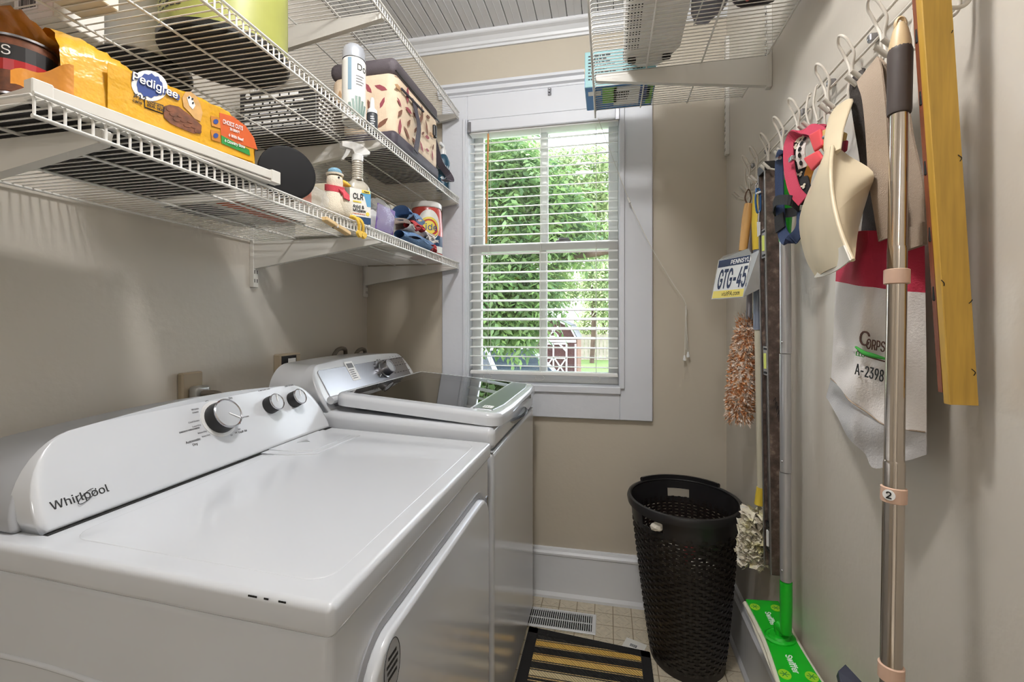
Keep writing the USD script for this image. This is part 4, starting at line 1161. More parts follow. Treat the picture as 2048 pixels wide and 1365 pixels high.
# opened cream carton behind
t = carton('open_carton', 'cream cardboard carton with torn dark opening behind the spray bottle', 'carton', (-.99, 1.28, ZL), (-.80, 1.62, ZL + .165), 'cream_card')
t.part('torn_opening', put(ext(Polygon([(.02, .112), (.05, .15), (.10, .140), (.20, .125), (.215, .11), (.17, .118), (.12, .098), (.07, .105)]), .0006), frame((-.7996, 1.29, ZL), (0, 1, 0), (0, 0, 1))), 'black_card', None)
t.part('flap', rot(box((-.80, 1.34, ZL + .165), (-.74, 1.56, ZL + .1665)), 25, (0, 1, 0), (-.80, 1.4, ZL + .165)), 'cream_card', None)
t.part('print_panel', box((-.989, 1.2793, ZL + .10), (-.93, 1.2801, ZL + .15)), 'orange_print', None)
# clear bag with a purple card
t = thing('bagged_pack', 'clear plastic pack with bright purple card on the lowest shelf', 'plastic pack', (-.72, 1.38, ZL))
t.part('card', put(rbox((0, 0, 0), (.115, .002, .082), .001), frame((-.716, 1.300, ZL + .016), (.02, 1, 0), (-1, .02, 0.10))), 'purple_card', None)
t.part('card_emblem', put(ext(ngon(.006, 16), .0005), frame((-.7105, 1.365, ZL + .078), (0, 1, 0), (-.10, 0, 1))), 'clear_film_white', None)
t.part('film', crumple(-.735, 1.36, ZL, .038, .082, .125, 9, amp=.35), 'clear_plastic', 30)
t.part('contents', crumple(-.765, 1.36, ZL, .028, .065, .09, 12, amp=.3), 'clear_film_white', 30)
# folded towels
def cloth_roll(y0, y1, x, z, r, seed, sq=.7):
    return grid(lambda u, v: (x + r * math.cos(2 * math.pi * v) * (1 + .25 * math.sin(5 * u + seed)), y0 + (y1 - y0) * u + .008 * math.sin(6 * v + seed), max(ZL + .001, z + r * sq * math.sin(2 * math.pi * v) * (1 + .3 * math.sin(7 * u + 2 * seed)) + .006 * math.sin(9 * u + 4 * v + seed))), 26, 20)
t = thing('folded_towel', 'rumpled blue, white and red towels heaped on the lowest shelf beside the red tub', 'towels', (-.715, 1.56, ZL))
t.part('towel', cloth_roll(1.47, 1.63, -.715, ZL + .106, .026, 1), 'cloth_blue', 60)
t.part('towel', cloth_roll(1.455, 1.70, -.722, ZL + .066, .038, 2, .6), 'cloth_white', 60)
t.part('towel', cloth_roll(1.50, 1.60, -.698, ZL + .074, .018, 3), 'cloth_red', 60)
t.part('towel', cloth_roll(1.455, 1.72, -.712, ZL + .026, .032, 5), 'cloth_blue', 60)
t.part('towel', cloth_roll(1.60, 1.735, -.705, ZL + .05, .026, 8), 'cloth_white', 60)
t.part('towel', cloth_roll(1.66, 1.735, -.697, ZL + .020, .016, 4), 'cloth_red', 60)
# red detergent tub
c = (-.762, 1.818); r = .068
t = thing('detergent_tub', 'red laundry detergent tub with white lid at the window end of the lowest shelf', 'detergent tub', (*c, ZL))
t.part('tub', move(lathe([(0, 0), (r - .006, 0), (r, .006), (r + .002, .10), (r - .004, .19), (r - .008, .205), (0, .205)], 40), (*c, ZL)), 'tub_red', 40)
t.part('lid', move(lathe([(r - .006, .203), (r - .003, .206), (r - .003, .222), (r - .008, .228), (0, .230)], 40), (*c, ZL)), 'can_white', 40)
t.part('label', wrap(c, r + .0015, -98, 8, ZL + .012, ZL + .085), 'label_navy', None)
t.part('label', wrap(c, r + .0018, -98, 4, ZL + .012, ZL + .040), 'label_white', None)
def disc_on(bear, z, rad, m, nm, lift, sq=1.0):
    a = np.linspace(0, 2 * math.pi, 30, endpoint=False)
    R = r + lift
    P3 = [(c[0] + R * math.cos(math.radians(bear) + rad * math.cos(q) / R), c[1] + R * math.sin(math.radians(bear) + rad * math.cos(q) / R), z + rad * sq * math.sin(q)) for q in a]
    v = np.array(P3 + [(c[0] + R * math.cos(math.radians(bear)), c[1] + R * math.sin(math.radians(bear)), z)])
    t.part(nm, trimesh.Trimesh(v, [[k, (k + 1) % 30, 30] for k in range(30)], process=False), m, None)
disc_on(-58, ZL + .125, .050, 'label_white', 'label_oval', .0022, 1.3); disc_on(-58, ZL + .115, .044, 'label_yellow', 'bullseye', .0026); disc_on(-58, ZL + .115, .035, 'tub_red', 'bullseye', .0030); disc_on(-58, ZL + .115, .028, 'label_yellow', 'bullseye', .0034)
t.part('lettering', curved_text('Tide', .026, c, r, -60, ZL + .104, .0042), 'blue_print', None)
t.part('lettering', curved_text('PODS', .012, c, r, -60, ZL + .058, .003), 'white_ink', None)
disc_on(-60, ZL + .026, .016, 'grey_ink', 'pod_print', .0024)
# wooden clothes peg clipped along the lip
pa, pb = at(648, 437, X=-.672), at(697, 468, X=-.668)
t = thing('clothes_peg', 'wooden clothes peg clipped to the front lip of the lowest shelf', 'clothes peg', (pa + pb) / 2)
ax = (pb - pa) / np.linalg.norm(pb - pa)
for s in (-1, 1):
    t.part('jaw', put(rbox((0, -.0045 + s * .0048, -.005), (np.linalg.norm(pb - pa), .0045 + s * .0048 - s * .0012, .005), .0015), frame(pa, ax, (1, 0, 0))), 'pin_wood', None)
t.part('spring', put(tube([(.045 + .0045 * math.cos(q), 0.0 + .008 * math.sin(q), -.006 + .002 * q / 6) for q in np.linspace(0, 37, 60)], .0008, 5), frame(pa, ax, (1, 0, 0))), 'brushed')

# ---------------------------------------------------------------- things on the shelf over the hook rack
mat('teal_card', (120, 164, 168), 0.5)
mat('blue_card', (66, 128, 190), 0.5)
mat('lime_print', (110, 180, 60), 0.5)
mat('orange_sticker', (238, 186, 120), 0.5)
mat('pouch_grey', (126, 126, 140), 0.3)
mat('floral_black', (40, 34, 40), 0.5)
mat('rose_red', (206, 96, 92), 0.6)
lo, hi = np.array((-.078, 1.60, RZ)), np.array((.162, 1.775, RZ + .125))
t = carton('printed_box', 'blue and teal printed box at the window end of the high shelf', 'box', lo, hi, 'teal_card')
t.part('underside_print', box((lo[0] + .002, lo[1] + .002, RZ - .0006), (hi[0] - .002, hi[1] - .002, RZ + .0003)), 'blue_card', None)
for k, (a, b, c_, d, m) in enumerate(((.06, .01, .11, .13, 'lime_print'), (.10, .02, .19, .15, 'label_white'), (.19, .03, .225, .12, 'blue_print'), (.215, .02, .235, .16, 'lime_print'), (.01, .03, .055, .06, 'label_white'))):
    t.part('underside_print', box((lo[0] + a, lo[1] + b, RZ - .0012), (lo[0] + c_, lo[1] + d, RZ - .0005)), m, None)
print_lines(t, (lo[0] + .105, lo[1] + .10, RZ - .0013), (1, 0, 0), (0, -1, 0), .07, 4, .016, 'black_ink', 8) if False else print_lines(t, (lo[0] + .105, lo[1] + .05, RZ - .0013), (1, 0, 0), (0, -1, 0), .07, 4, .018, 'black_ink', 8)
t.part('front_band', box((lo[0] - .0005, lo[1] + .001, RZ + .001), (lo[0] + .0005, hi[1] - .001, RZ + .055)), 'blue_card', None)
t.part('front_sticker', box((lo[0] - .001, lo[1] + .001, RZ + .035), (lo[0] + .0002, hi[1] - .05, RZ + .068)), 'orange_sticker', None)
print_lines(t, (lo[0] + .012, lo[1] - .0002, RZ + .11), (1, 0, 0), (0, 0, 1), .10, 8, .0115, 'black_ink', 9)
print_lines(t, (lo[0] + .13, lo[1] - .0002, RZ + .11), (1, 0, 0), (0, 0, 1), .09, 8, .0115, 'black_ink', 10)
t = thing('heater', 'white appliance with perforated underside and rounded end on the high shelf', 'appliance', (.13, 1.33, RZ))
hs = Polygon([(.045, 1.05), (.165, 1.05), (.21, 1.12), (.215, 1.44), (.17, 1.52), (.10, 1.525), (.05, 1.48)]).buffer(-.02).buffer(.02)
t.part('housing', move(ext(hs, .22), (0, 0, RZ + .012)), 'can_white', 30)
t.part('vent_hole', cat([move(ext(ngon(.0022, 6), .0008), (.056 + i * .0085, 1.10 + j * .0105, RZ + .0114)) for i in range(5) for j in range(32)]), 'dark_gap', None, kind='stuff')
for p in ((.075, 1.475), (.18, 1.475), (.075, 1.08), (.17, 1.08)): t.part('foot', rbox((p[0] - .013, p[1] - .009, RZ), (p[0] + .013, p[1] + .009, RZ + .013), .003), 'black_plastic')
t = thing('zip_pouch', 'grey translucent zip pouch lying on the high shelf beside the white appliance', 'pouch', (.24, 1.2, RZ))
t.part('pouch', crumple(.265, 1.235, RZ, .048, .14, .07, 21, amp=.15), 'pouch_grey', 40)
t.part('zip', tube(bez([(.225, 1.12, RZ + .004), (.24, 1.20, RZ - .0 + .003), (.235, 1.33, RZ + .003)], 16), .002, 6), 'clear_film_white')
t = thing('floral_bag', 'black bag with red rose print on the high shelf near the wall', 'bag', (.37, 1.14, RZ))
t.part('bag', rbox((.318, 1.0, RZ), (.435, 1.30, RZ + .12), .03, 1), 'floral_black', 40)
for p, r0 in (((.345, 1.12), .022), ((.375, 1.20), .025), ((.40, 1.08), .02), ((.35, 1.24), .012), ((.405, 1.16), .018), ((.38, 1.05), .015)):
    t.part('rose_print', move(ext(np.array([((1 + .16 * math.sin(5 * a)) * r0 * math.cos(a), (1 + .16 * math.sin(5 * a)) * r0 * math.sin(a)) for a in np.linspace(0, 2 * math.pi, 30, endpoint=False)]), .0006), (*p, RZ - .0006)), 'rose_red', None)

# ---------------------------------------------------------------- wire hook racks on the right wall
mat('rack_cream', (214, 207, 196), 0.4)
mat('rubber_tip', (196, 190, 180), 0.5)


def rack(label, y0, y1, hooks, nearest):
    t = thing('hook_rack', label, 'hook rack', (XR, (y0 + y1) / 2, 1.76))
    for z in (1.783, 1.752, 1.705):
        t.part('rail', rod((.476, y0, z), (.476, y1, z), .0026, 8), 'rack_cream', 60)
    for y in (y0, y1):
        t.part('end_loop', tube(bez([(.476, y, 1.700), (.474, y + .004, 1.72), (.470, y + .008, 1.75), (.474, y + .006, 1.785), (.478, y, 1.79)], 14), .0026, 8), 'rack_cream', 60)
    for y in np.linspace(y0 + .05, y1 - .05, 4):
        c = t.part('mount_clip', rbox((.474, y - .006, 1.760), (XR, y + .006, 1.775), .002), 'brushed')
        c.part('screw', put(lathe([(0, .002), (.004, .001), (.004, 0)], 10), frame((.474, y, 1.768), (0, 1, 0), (0, 0, -1))), 'chrome')
    for y in hooks:
        L = []
        for s in (1, -1):
            leg = [(.424, y + s * .010, 1.676), (.436, y + s * .010, 1.664), (.460, y + s * .010, 1.660), (.471, y + s * .010, 1.672), (.471, y + s * .010, 1.70), (.471, y + s * .004, 1.728), (.471, y + s * .005, 1.745),
                   (.470, y + s * .014, 1.765), (.462, y + s * .014, 1.785), (.454, y + s * .012, 1.80)]
            L.append(leg)
        path = bez(L[0] + [(.450, y, 1.809)] + L[1][::-1], 110)
        h = t.part('hook', tube(path, .0027, 8), 'rack_cream', 60)
        for s in (1, -1):
            h.part('tip', rod((.419, y + s * .010, 1.681), (.436, y + s * .010, 1.664), .0042, 10), 'rubber_tip', 40)
    return t


rack('cream wire hook rack nearest the camera, holding the yellow board and steel mop', .585, 1.165, (.63, .72, .815, .905, 1.01, 1.11), True)
rack('cream wire hook rack farther along the wall, holding the metal level and duster', 1.205, 1.70, (1.265, 1.37, 1.48, 1.585, 1.665), False)

mat('license_white', (220, 222, 222), 0.35)
mat('license_navy', (38, 52, 84), 0.4)
mat('license_yellow', (232, 214, 104), 0.4)
mat('galv', (190, 190, 188), 0.3, metal=.75, var=(8, .08))
mat('handle_wood', (206, 160, 98), 0.45, var=(9, .12), stretch=(8, 8, 1))
mat('leather', (96, 70, 50), 0.7)
mat('handle_yellow', (226, 196, 66), 0.35)
mat('pole_lilac', (176, 172, 182), 0.3, metal=.3)
mat('pole_blue', (140, 150, 170), 0.3, metal=.4)
mat('pole_cream', (206, 200, 180), 0.4)
mat('level_face', (150, 148, 148), 0.35, metal=.8, var=(30, .15))
mat('level_worn', (86, 70, 62), 0.55, metal=.3, ramp=(38, [(.30, (58, 48, 44)), (.55, (98, 82, 74)), (.72, (150, 132, 118))]))
mat('level_rust', (110, 80, 62), 0.6, ramp=(26, [(.3, (80, 56, 44)), (.7, (140, 106, 80))]))
mat('vial', (214, 226, 120), 0.1, coat=.5)
mat('swiffer_green', (18, 178, 34), 0.32, coat=.2)
mat('lime', (152, 210, 40), 0.4)
mat('pad_white', (226, 222, 204), 0.9, bump=(200, .001))
mat('pole_silver', (188, 188, 190), 0.3, metal=.7)
mat('webbing_navy', (34, 50, 82), 0.8, bump=(420, .0006))
mat('webbing_black', (28, 27, 28), 0.8, bump=(420, .0006))
mat('webbing_pink', (190, 62, 88), 0.75, bump=(420, .0006))
mat('webbing_red', (150, 34, 60), 0.75, bump=(420, .0006))
mat('ribbon_red', (224, 74, 80), 0.7)
mat('ribbon_floral', (206, 176, 112), 0.7)
mat('dot_orange', (220, 150, 60), 0.7)
mat('dot_grey', (130, 130, 140), 0.7)
mat('dustpan_beige', (212, 196, 166), 0.38, var=(12, .06), spots=(26, .70, (180, 160, 124)))
mat('dustpan_lip', (216, 210, 200), 0.5)
mat('web_grey', (160, 142, 124), 0.85, bump=(500, .001))
mat('web_dark', (58, 52, 48), 0.85, bump=(500, .001))
mat('canvas_red', (190, 46, 74), 0.8, bump=(300, .0008))
mat('canvas_white', (226, 220, 216), 0.85, bump=(300, .0008))
mat('canvas_grey', (186, 184, 184), 0.85, bump=(300, .0008))
mat('thread_brown', (92, 60, 52), 0.8)
mat('thread_green', (60, 160, 60), 0.8)
mat('steel', (196, 186, 176), 0.16, metal=1.0)
mat('grip_brown', (62, 52, 48), 0.6)
mat('ring_tan', (206, 172, 150), 0.45)
mat('cap_tan', (206, 180, 140), 0.45)
mat('board_yellow', (190, 150, 60), 0.5, var=(14, .14), stretch=(10, 10, .8), spots=(34, .735, (70, 54, 24)))
mat('board_red', (128, 70, 44), 0.55, var=(22, .25), stretch=(8, 8, 1))
mat('navy_plastic', (54, 56, 72), 0.4)
mat('carabiner_blue', (60, 100, 150), 0.3, metal=.5)


def PT(px, py, X): return at(px, py, X=X)


# licence-plate dustpan with a wooden handle
TL, TR_, BL = at(1438, 521, Y=1.66), at(1503, 508, Y=1.51), at(1423, 599, Y=1.65)
BR = TR_ + BL - TL
t = thing('plate_dustpan', 'small dustpan folded from a licence plate, with a wooden handle', 'dustpan', (TL + BR) / 2)
ex = (TR_ - TL); w_ = float(np.linalg.norm(ex)); ex /= w_
ey = (TL - BL); h_ = float(np.linalg.norm(ey)); ey /= h_
en = np.cross(ex, ey); en /= np.linalg.norm(en)
def quad(P4, th, nrm):
    P4 = np.array(P4); return hull(np.vstack([P4, P4 + np.asarray(nrm) * th]))
t.part('plate', quad([TL, TR_, BR, BL], -.0012, en), 'license_white', None)
def lp(u, v, k=.0004): return TL + (TR_ - TL) * u + (BL - TL) * v + ((BR - TR_) - (BL - TL)) * u * v + en * k
t.part('plate_band', quad([lp(.02, .02), lp(.98, .02), lp(.98, .20), lp(.02, .20)], .0003, en), 'license_navy', None)
t.part('plate_band', quad([lp(.02, .80), lp(.98, .80), lp(.98, .98), lp(.02, .98)], .0003, en), 'license_yellow', None)
t.part('lettering', text('PENNSYLVANIA', h_ * .105, lp(.42, .165, .0008), ex, ey, .0004, True), 'white_ink', None)
tx = text('GTG-451', h_ * .46, (0, 0, 0), (1, 0, 0), (0, 1, 0), .0006, True, wid=w_ * 1.0)
t.part('lettering', put(tx, frame(lp(.10, .74, .0005), ex, ey)), 'license_navy', None)
t.part('lettering', text('visitPA.com', h_ * .10, lp(.32, .935, .0008), ex, ey, .0004, wid=w_ * .55), 'black_ink', None)
fz_ = en * .055
t.part('hood', quad([TL, TR_, TR_ + fz_ * .9 + (0, 0, .012), TL + fz_ * .9 + (0, 0, .012)], -.0012, ey), 'galv', None) if False else t.part('hood', quad([TL, TR_, at(1497, 497, Y=1.52), at(1447, 512, Y=1.66)], -.0012, ey), 'galv', None)
t.part('side_wing', quad([TR_, BR, at(1520, 578, Y=1.46), at(1519, 500, Y=1.46)], .0012, (0, 1, 0)), 'galv', None)
t.part('rim', tube([TL, TR_, BR, BL, TL], .0018, 6), 'galv')
hb, ht = at(1486, 502, Y=1.565), at(1497, 408, Y=1.565)
t.part('handle', tube([hb, hb * .3 + ht * .7, ht], [.0125, .0145, .012], 14), 'handle_wood', 50)
t.part('hang_cord', tube(bez([ht - (0, 0, .008), at(1490, 396, Y=1.57), at(1497, 379, Y=1.575), at(1502, 396, Y=1.57), ht - (0, 0, .008)], 20), .0022, 6), 'leather')

# fluffy duster on a lilac pole
c0, c1 = at(1497, 655, Y=1.60), at(1479, 820, Y=1.60)
t = thing('duster', 'fluffy orange and white microfibre duster hanging by its pole in the corner', 'duster', (c0 + c1) / 2)
t.part('pole', rod(at(1502, 440, Y=1.625), c0 - (0, 0, .02), .009, 12), 'pole_lilac', 40)
MATS['duster_fibre'] = usdkit.material(stage, '/World/Looks/duster_fibre', {'g': ('geometry', {}), 'nz': ('noise_texture', {'scale': 75.0, 'detail': 2.0}), 'r': ('rgb_ramp', {'ramp': [(.36, lin((196, 124, 72))), (.46, lin((216, 164, 116))), (.54, lin((230, 208, 190))), (.7, lin((242, 234, 226)))]}), 'p': ('principled_bsdf', {'roughness': .9, 'sheen_weight': .3})},
                                       [('g.position', 'nz.vector'), ('nz.fac', 'r.fac'), ('r.color', 'p.base_color')], surface='p.BSDF')
def tufts(c0, c1, rad, n, ln, wd, seed, droop=.3):
    r = np.random.default_rng(seed); V, F = [], []
    ax = (c1 - c0); L = np.linalg.norm(ax); ax = ax / L
    a = np.cross(ax, [1, 0, 0]); a /= np.linalg.norm(a); b = np.cross(ax, a)
    for i in range(n):
        u, q = r.uniform(-.08, 1.08), r.uniform(0, 2 * math.pi)
        d = math.cos(q) * a + math.sin(q) * b
        R = rad * (1.0 - .35 * max(0, (.2 - u) / .25) - .25 * max(0, (u - .9) / .18)) * r.uniform(.7, 1.0)
        p = c0 + ax * L * u + d * R * .55
        dr_ = d + r.normal(0, .45, 3) + np.array([0, 0, -droop]); dr_ /= np.linalg.norm(dr_)
        if u < 0: dr_ -= ax * .8
        if u > 1: dr_ += ax * .8
        e = p + dr_ * ln * r.uniform(.7, 1.2)
        s = np.cross(dr_, r.normal(0, 1, 3)); s /= np.linalg.norm(s); s2 = np.cross(dr_, s); m_ = p * .45 + e * .55 + r.normal(0, .002, 3)
        k = len(V)
        V += [p - s * wd * .4, p + s * wd * .4, m_ + s * wd, m_ - s * wd + s2 * wd * .3, e]
        F += [[k, k + 1, k + 2], [k, k + 2, k + 3], [k + 3, k + 2, k + 4]]
    return trimesh.Trimesh(V, F, process=False)
t.part('core', tube([c0, c0 * .8 + c1 * .2, c0 * .2 + c1 * .8, c1], [.024, .034, .038, .024], 14), 'duster_fibre', 60)
t.part('fibre', tufts(c0, c1, .060, 5200, .022, .0028, 5), 'duster_fibre', None, kind='stuff')

# yellow-handled mop with a ruffled cloth head, low in the corner
t = thing('ruffle_mop', 'small ruffled cream cloth mop on a long pale pole with yellow collar', 'mop', at(1518, 900, Y=1.50))
hA, hB, hC, hD = at(1513, 388, Y=1.545), at(1516, 500, Y=1.54), at(1516, 660, Y=1.535), at(1522, 978, Y=1.53)
t.part('grip', tube([hA, hA * .9 + hB * .1, hA * .5 + hB * .5, hB], [.008, .012, .0165, .0155], 14), 'handle_yellow', 50)
t.part('pole', rod(hB, hC, .0135, 14), 'pole_blue', 40)
t.part('pole', rod(hC, hD, .0105, 14), 'pole_cream', 40)
hE = at(1519, 1010, Y=1.53)
t.part('collar', tube([hD + (0, 0, .004), hE], [.0125, .015], 14), 'handle_yellow', 40)
MATS['ruffle_cloth'] = usdkit.material(stage, '/World/Looks/ruffle_cloth', {'g': ('geometry', {}), 'nz': ('noise_texture', {'scale': 22.0, 'detail': 2.0}), 'r': ('rgb_ramp', {'ramp': [(.30, lin((232, 222, 168))), (.42, lin((236, 230, 208))), (.55, lin((222, 212, 194))), (.7, lin((242, 240, 230)))]}), 'p': ('principled_bsdf', {'roughness': .9})},
                                       [('g.position', 'nz.vector'), ('nz.fac', 'r.fac'), ('r.color', 'p.base_color')], surface='p.BSDF')
m0_, m1_ = at(1512, 1020, Y=1.52), at(1503, 1125, Y=1.52)
r_ = np.random.default_rng(9); ml = []
for k in range(260):
    u, q = r_.uniform(0, 1), r_.uniform(0, 2 * math.pi); p = m0_ * (1 - u) + m1_ * u + np.array([math.cos(q), math.sin(q), 0]) * .018
    s = r_.uniform(.014, .024); ph = r_.uniform(0, 6)
    g = grid(lambda a, b: (s * (a - .5) * (1 + b), s * b * 1.2, .006 * math.sin(9 * a + ph) * b), 6, 3)
    d = np.array([math.cos(q), math.sin(q), r_.uniform(-.7, .3)])
    ml.append(put(g, frame(p, np.cross(d, r_.normal(0, 1, 3)), d)))
t.part('ruffle', cat(ml), 'ruffle_cloth', 60, kind='stuff')

# keys, carabiner and white tag
cp_ = at(1516, 430, Y=1.43)
t = thing('key_carabiner', 'blue carabiner with a white key tag hanging beside the metal level', 'carabiner', cp_)
def ringpx(pts, Y, r, m, nm): return t.part(nm, tube(bez([at(*p, Y=Y) for p in pts], 30), r, 8), m, 50)
ringpx([(1514, 384), (1511, 372), (1517, 366), (1519, 378), (1515, 388)], 1.435, .0016, 'chrome', 'split_ring')
ringpx([(1513, 378), (1511, 400), (1514, 424), (1520, 422), (1521, 402), (1519, 380), (1513, 378)], 1.43, .003, 'carabiner_blue', 'clip')
ringpx([(1512, 388), (1521, 384)], 1.425, .0035, 'white_plastic', 'clip_band')
t.part('tag', quad([at(1514, 444, Y=1.425), at(1521, 444, Y=1.425), at(1521, 470, Y=1.425), at(1515, 474, Y=1.425)], .002, (0, 1, 0)), 'white_plastic', None)
t.part('key', tube([at(1518, 424, Y=1.43), at(1517, 446, Y=1.428)], .003, 6), 'brushed')

# long metal spirit level
Yl0, Yl1 = 1.375, 1.435
topX, botX, zt_, zb_ = .430, .446, 1.668, .535
def LV(x, y, z): return np.array([topX + (botX - topX) * (zt_ - z) / (zt_ - zb_) + x, y, z])
t = thing('spirit_level', 'long weathered metal spirit level hanging upright on the hook rack', 'spirit level', LV(.02, 1.40, 1.1))
fl_ = frame(LV(0, Yl0, zb_), (0, 1, 0), LV(0, Yl0, zt_) - LV(0, Yl0, zb_))   # x: along y, y: up, z: -? outward
HL = float(np.linalg.norm(LV(0, 0, zt_) - LV(0, 0, zb_)))
# local box: x 0..0.06 (depth along wall), y 0..HL, z 0..0.033 (into +x)
sgn = 1 if fl_[0, 2] > 0 else -1
def lbx(x0, x1, y0, y1, z0, z1): return put(rbox((x0, y0, z0 * sgn), (x1, y1, z1 * sgn), .0012), fl_)
t.part('flange', lbx(0, .006, 0, HL, 0, .033), 'level_worn', None)
t.part('flange', lbx(.054, .06, 0, HL, 0, .033), 'level_worn', None)
wins = [(.16, .235), (.30, .415), (.455, .57), (.62, .735), (.775, .86), (.90, .985), (1.02, 1.08)]
web = box((.005, 0, .010 * sgn), (.055, HL, .023 * sgn))
web = diff(web, *[put(ext(rrect(.030, b - a, .012), .08), frame((.030, (a + b) / 2, -.04), (1, 0, 0), (0, 1, 0))) for a, b in wins if b < HL])
t.part('web', put(web, fl_), 'level_face', None)
t.part('web_back', lbx(.006, .054, .02, HL - .02, .024, .0255), 'level_rust', None)
for x in (.0, .054): t.part('edge_rib', lbx(x, x + .006, 0, HL, -.0015, .003), 'level_face', None)
for zc in (.090, .595, .93):
    hs_ = t.part('vial_housing', lbx(.008, .052, zc - .042, zc + .042, .003, .014), 'black_plastic' if zc < .2 else 'level_face', None)
    hs_.part('vial', put(tube([(.03, zc - .022, .004 * sgn), (.03, zc + .022, .004 * sgn)], .006, 10), fl_), 'vial' if zc > .2 else 'white_plastic')
    for s in (-1, 1): hs_.part('housing_screw', lbx(.018, .042, zc + s * .034 - .003, zc + s * .034 + .003, .0015, .004), 'dark_gap', None)
t.part('end_cap', lbx(-.001, .061, HL - .004, HL + .022, -.001, .034), 'black_plastic', None)
t.part('scratch', cat(*[sweep(bez([LV(.012 + .004 * k, Yl0 - .0004, 1.02 - .012 * k), LV(.018 + .003 * k, Yl0 - .0004, 1.03 - .011 * k), LV(.016 + .003 * k, Yl0 - .0004, 1.00 - .012 * k)], 8), (0, 0, 1), [(-.0006, -.0003), (.0006, -.0003), (.0006, .0003), (-.0006, .0003)]) for k in range(4)]), 'dark_gap', None, kind='stuff')

# floor sweeper mop with green head
t = thing('sweeper_mop', 'flat-head sweeper mop with bright green head and silver pole', 'mop', (.44, 1.27, .42))
a, b, d, e = np.array([.438, 1.262, 1.600]), np.array([.439, 1.258, 1.445]), np.array([.441, 1.255, .585]), np.array([.441, 1.255, .455])
t.part('grip', tube([a, a * .8 + b * .2, a * .4 + b * .6, b], [.012, .0165, .0175, .013], 16), 'swiffer_green', 50)
zs = [1.445, 1.16, .86, .585]
for z1_, z0_ in zip(zs, zs[1:]):
    t.part('pole', rod((.4395, 1.2575, z1_), (.4405, 1.2555, z0_ + .002), .0128, 16), 'pole_silver', 40)
    t.part('pole_button', move(trimesh.creation.icosphere(1, .003), (.430, 1.249, z0_ + .03)), 'chrome')
t.part('socket', tube([d, d - (0, 0, .06), e], [.0142, .0142, .0125], 16), 'swiffer_green', 50)
# head plane from photographed corners
hc = [np.array([.403, 1.462, .400]), np.array([.478, 1.455, .388]), np.array([.480, 1.075, .452]), np.array([.378, 1.10, .420])]
ctr = sum(hc) / 4
hx = (hc[0] - hc[3]); HLn = float(np.linalg.norm(hx)); hx /= HLn
hy = ((hc[0] - hc[1]) + (hc[3] - hc[2])) / 2; HW = float(np.linalg.norm(hy)); hn = np.cross(hx, hy); hn /= np.linalg.norm(hn)
if hn[2] < 0: hn = -hn
hy = np.cross(hn, hx)
fh = frame(ctr, hx, hy)
wst = [( u * HLn / 2, (HW / 2 - .004) * (1 - .22 * (1 - abs(u) ** 1.5))) for u in np.linspace(-.97, .97, 21)]
og = np.array(wst[::1] + [(x, -y) for x, y in wst[::-1]])
t.part('head', put(ext(Polygon(og).buffer(.003), .014), fh), 'swiffer_green', 20)
t.part('pad', put(move(rbox((-HLn / 2, -HW / 2 - .004, -.008), (HLn / 2, HW / 2 + .004, -.0005), .004), (0, 0, 0)), fh), 'pad_white')
for s in (-1, 1):
    pth = [(x, s * (y + .006), .004) for x, y in wst]
    t.part('pad_edge', put(tube(pth, .0065, 8), fh), 'pad_white', 60)
t.part('pad_end', put(tube([(-HLn / 2 - .002, -HW / 2, .001), (-HLn / 2 - .002, HW / 2, .001)], .006, 8), fh), 'lime', 60)
for sx in (-1, 1):
    for sy in (-1, 1):
        gpt = move(ext(ngon(.017, 20, .013), .0012), (sx * (HLn / 2 - .042), sy * (HW / 2 - .018), .0138))
        g_ = t.part('gripper', put(gpt, fh), 'lime')
        g_.part('gripper_slit', put(cat(*[move(rot(box((-.010, -.0008, 0), (.010, .0008, .0005)), q, (0, 0, 1)), (sx * (HLn / 2 - .042), sy * (HW / 2 - .018), .0149)) for q in (20, 80, 140)]), fh), 'green_print', None)
t.part('hub', put(move(lathe([(0, .0), (.036, 0), (.036, .004), (.030, .007), (.026, .005), (.022, .010), (0, .012)], 36), (0, 0, .0135)), fh), 'swiffer_green', 40)
t.part('joint', cat(put(move(rbox((-.012, -.010, 0), (.012, .010, .030), .005), (0, 0, .02)), fh), tube([e + (0, 0, .004), ctr + hn * .045], [.0125, .012], 14)), 'swiffer_green')
for xx in (-.10, .085): t.part('lettering', put(text('Swiffer', .014, (0, 0, 0), (1, 0, 0), (0, 1, 0), .0006, True, mid=True), fh @ frame((xx, 0, .0140), (-1, 0, 0), (0, -1, 0))), 'white_ink', None)

# leads and collars on one hook
t = thing('dog_lead', 'navy webbing dog lead looped over a hook beside the metal level', 'dog lead', at(1562, 400, X=.41))
n1 = bez([at(1572, 312, X=.43), at(1566, 306, X=.415), at(1559, 318, X=.410), at(1559, 380, X=.408), at(1561, 430, X=.406), at(1565, 465, X=.405), at(1577, 482, X=.405), at(1592, 472, X=.41), at(1602, 450, X=.415), at(1604, 420, X=.42)], 60)
t.part('lead', strap(n1, (-.35, .93, 0), .026, .003), 'webbing_navy')
t.part('stitch_band', strap(n1[24:30] + np.array([-.004, -.002, 0]), (-.35, .93, 0), .028, .003), 'webbing_black')
t.part('clip', tube([at(1553, 319, X=.404), at(1560, 316, X=.404)], .0045, 8), 'chrome')
t = thing('black_collar', 'black dog collar with round loop hanging behind the navy lead', 'dog collar', at(1575, 412, X=.41))
k1 = bez([at(1547, 415, X=.394), at(1553, 402, X=.390), at(1575, 400, X=.392), at(1592, 408, X=.41), at(1596, 420, X=.42), at(1575, 426, X=.425), at(1552, 424, X=.415), at(1547, 415, X=.394)], 40)
